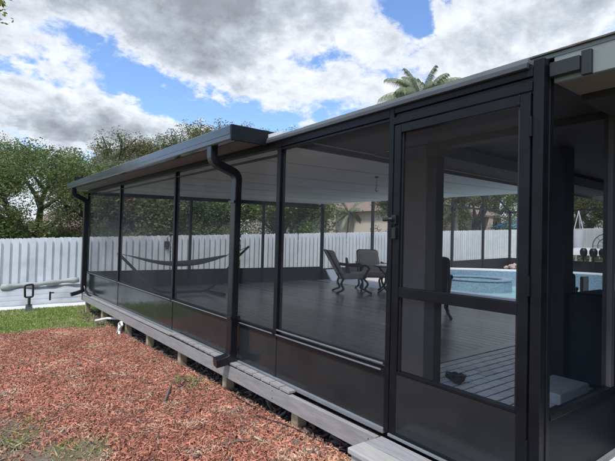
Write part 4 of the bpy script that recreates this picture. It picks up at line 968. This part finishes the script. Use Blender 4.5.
# ------------------------------------------------------------------ neighbour houses
def nhouse(name, label, x0, x1, y0, y1, eave, ridge, wallm, roofm, windows=(), ov=.5, piers=()):
    g = gz(x0, y0); h_ = empty(name, ((x0+x1)/2, (y0+y1)/2, g), label, 'house')
    MB().box(x0, x1, y0, y1, g-.1, eave).build('wall', wallm, h_)
    ym = (y0+y1)/2; inset = min(3.0, (x1-x0)*.3)
    mb = MB(); mb.add([(x0-ov, y0-ov, eave), (x1+ov, y0-ov, eave), (x1+ov, y1+ov, eave), (x0-ov, y1+ov, eave), (x0+inset, ym, ridge), (x1-inset, ym, ridge)], [(0, 1, 5, 4), (1, 2, 5), (2, 3, 4, 5), (3, 0, 4), (3, 2, 1, 0)]); mb.build('roof', roofm, h_)
    MB().box(x0-ov-.02, x1+ov+.02, y0-ov-.03, y0-ov-.002, eave-.15, eave+.04).build('fascia', ROOFN, h_)
    for (a, b, z0, z1) in windows:
        f_ = MB()
        f_.box(a, b, y0-.06, y0-.002, z0, z0+.07); f_.box(a, b, y0-.06, y0-.002, z1-.07, z1); f_.box(a, a+.07, y0-.06, y0-.002, z0+.071, z1-.071); f_.box(b-.07, b, y0-.06, y0-.002, z0+.071, z1-.071)
        f_.box((a+b)/2-.03, (a+b)/2+.03, y0-.06, y0-.002, z0+.071, z1-.071); fo = f_.build('window', WHITET, h_)
        MB().box(a+.071, b-.071, y0-.03, y0-.004, z0+.071, z1-.071).build('pane', DGLASS, fo)
    for a in piers: MB().box(a-.35, a+.35, y0-.5, y0-.1, g, eave-.16).build('pier', WALLN3, h_)
    return h_
nhouse('neighbour_house', 'low house with brown shingle roof half hidden by the oak trunk', 4.2, 10.5, 38, 45, 1.75, 3.4, WALLN, ROOFN, [(5.2, 6.4, .2, 1.3)])
nhouse('neighbour_house', 'brown roofed house at the photo edge behind the fence', -9, 1.6, 40, 47, .75, 2.2, WALLN, ROOFN)
nhouse('neighbour_house', 'tan house seen above the fence through the middle screen bays', 9.0, 16.5, 30, 37, 2.9, 4.6, WALLN, ROOFN, [(11, 12.2, .9, 2.1)])
nhouse('neighbour_house', 'grey walled house seen past the porch corner', 22.5, 37.0, 31, 39, 4.0, 6.6, WALLN2, ROOFN, [(31, 32.4, 1.6, 2.9)], piers=(26.0,))
nhouse('neighbour_house', 'cream house with dark windows seen over the fence beyond the pool', 29.0, 42.5, 24, 32, 3.95, 6.0, WALLN3, ROOFN, [(34.5, 36.2, 2.3, 3.6), (37.2, 38.9, 2.3, 3.6), (40.6, 41.8, 2.3, 3.6)], piers=(33.6, 39.8))
ub = empty('blue_canopy', (37.5, 19.5, 0), 'bright blue canopy peeking over the fence beyond the pool', 'canopy')
MB().lathe((37.5, 19.5, 0), [(2.2, 2.62), (2.2, 2.75), (1.2, 3.2), (.05, 3.55)], 12).build('cover', BLUE, ub)
MB().tube([(37.5, 19.5, -.5), (37.5, 19.5, 3.5)], .05, 8).build('pole', WHITET, ub)
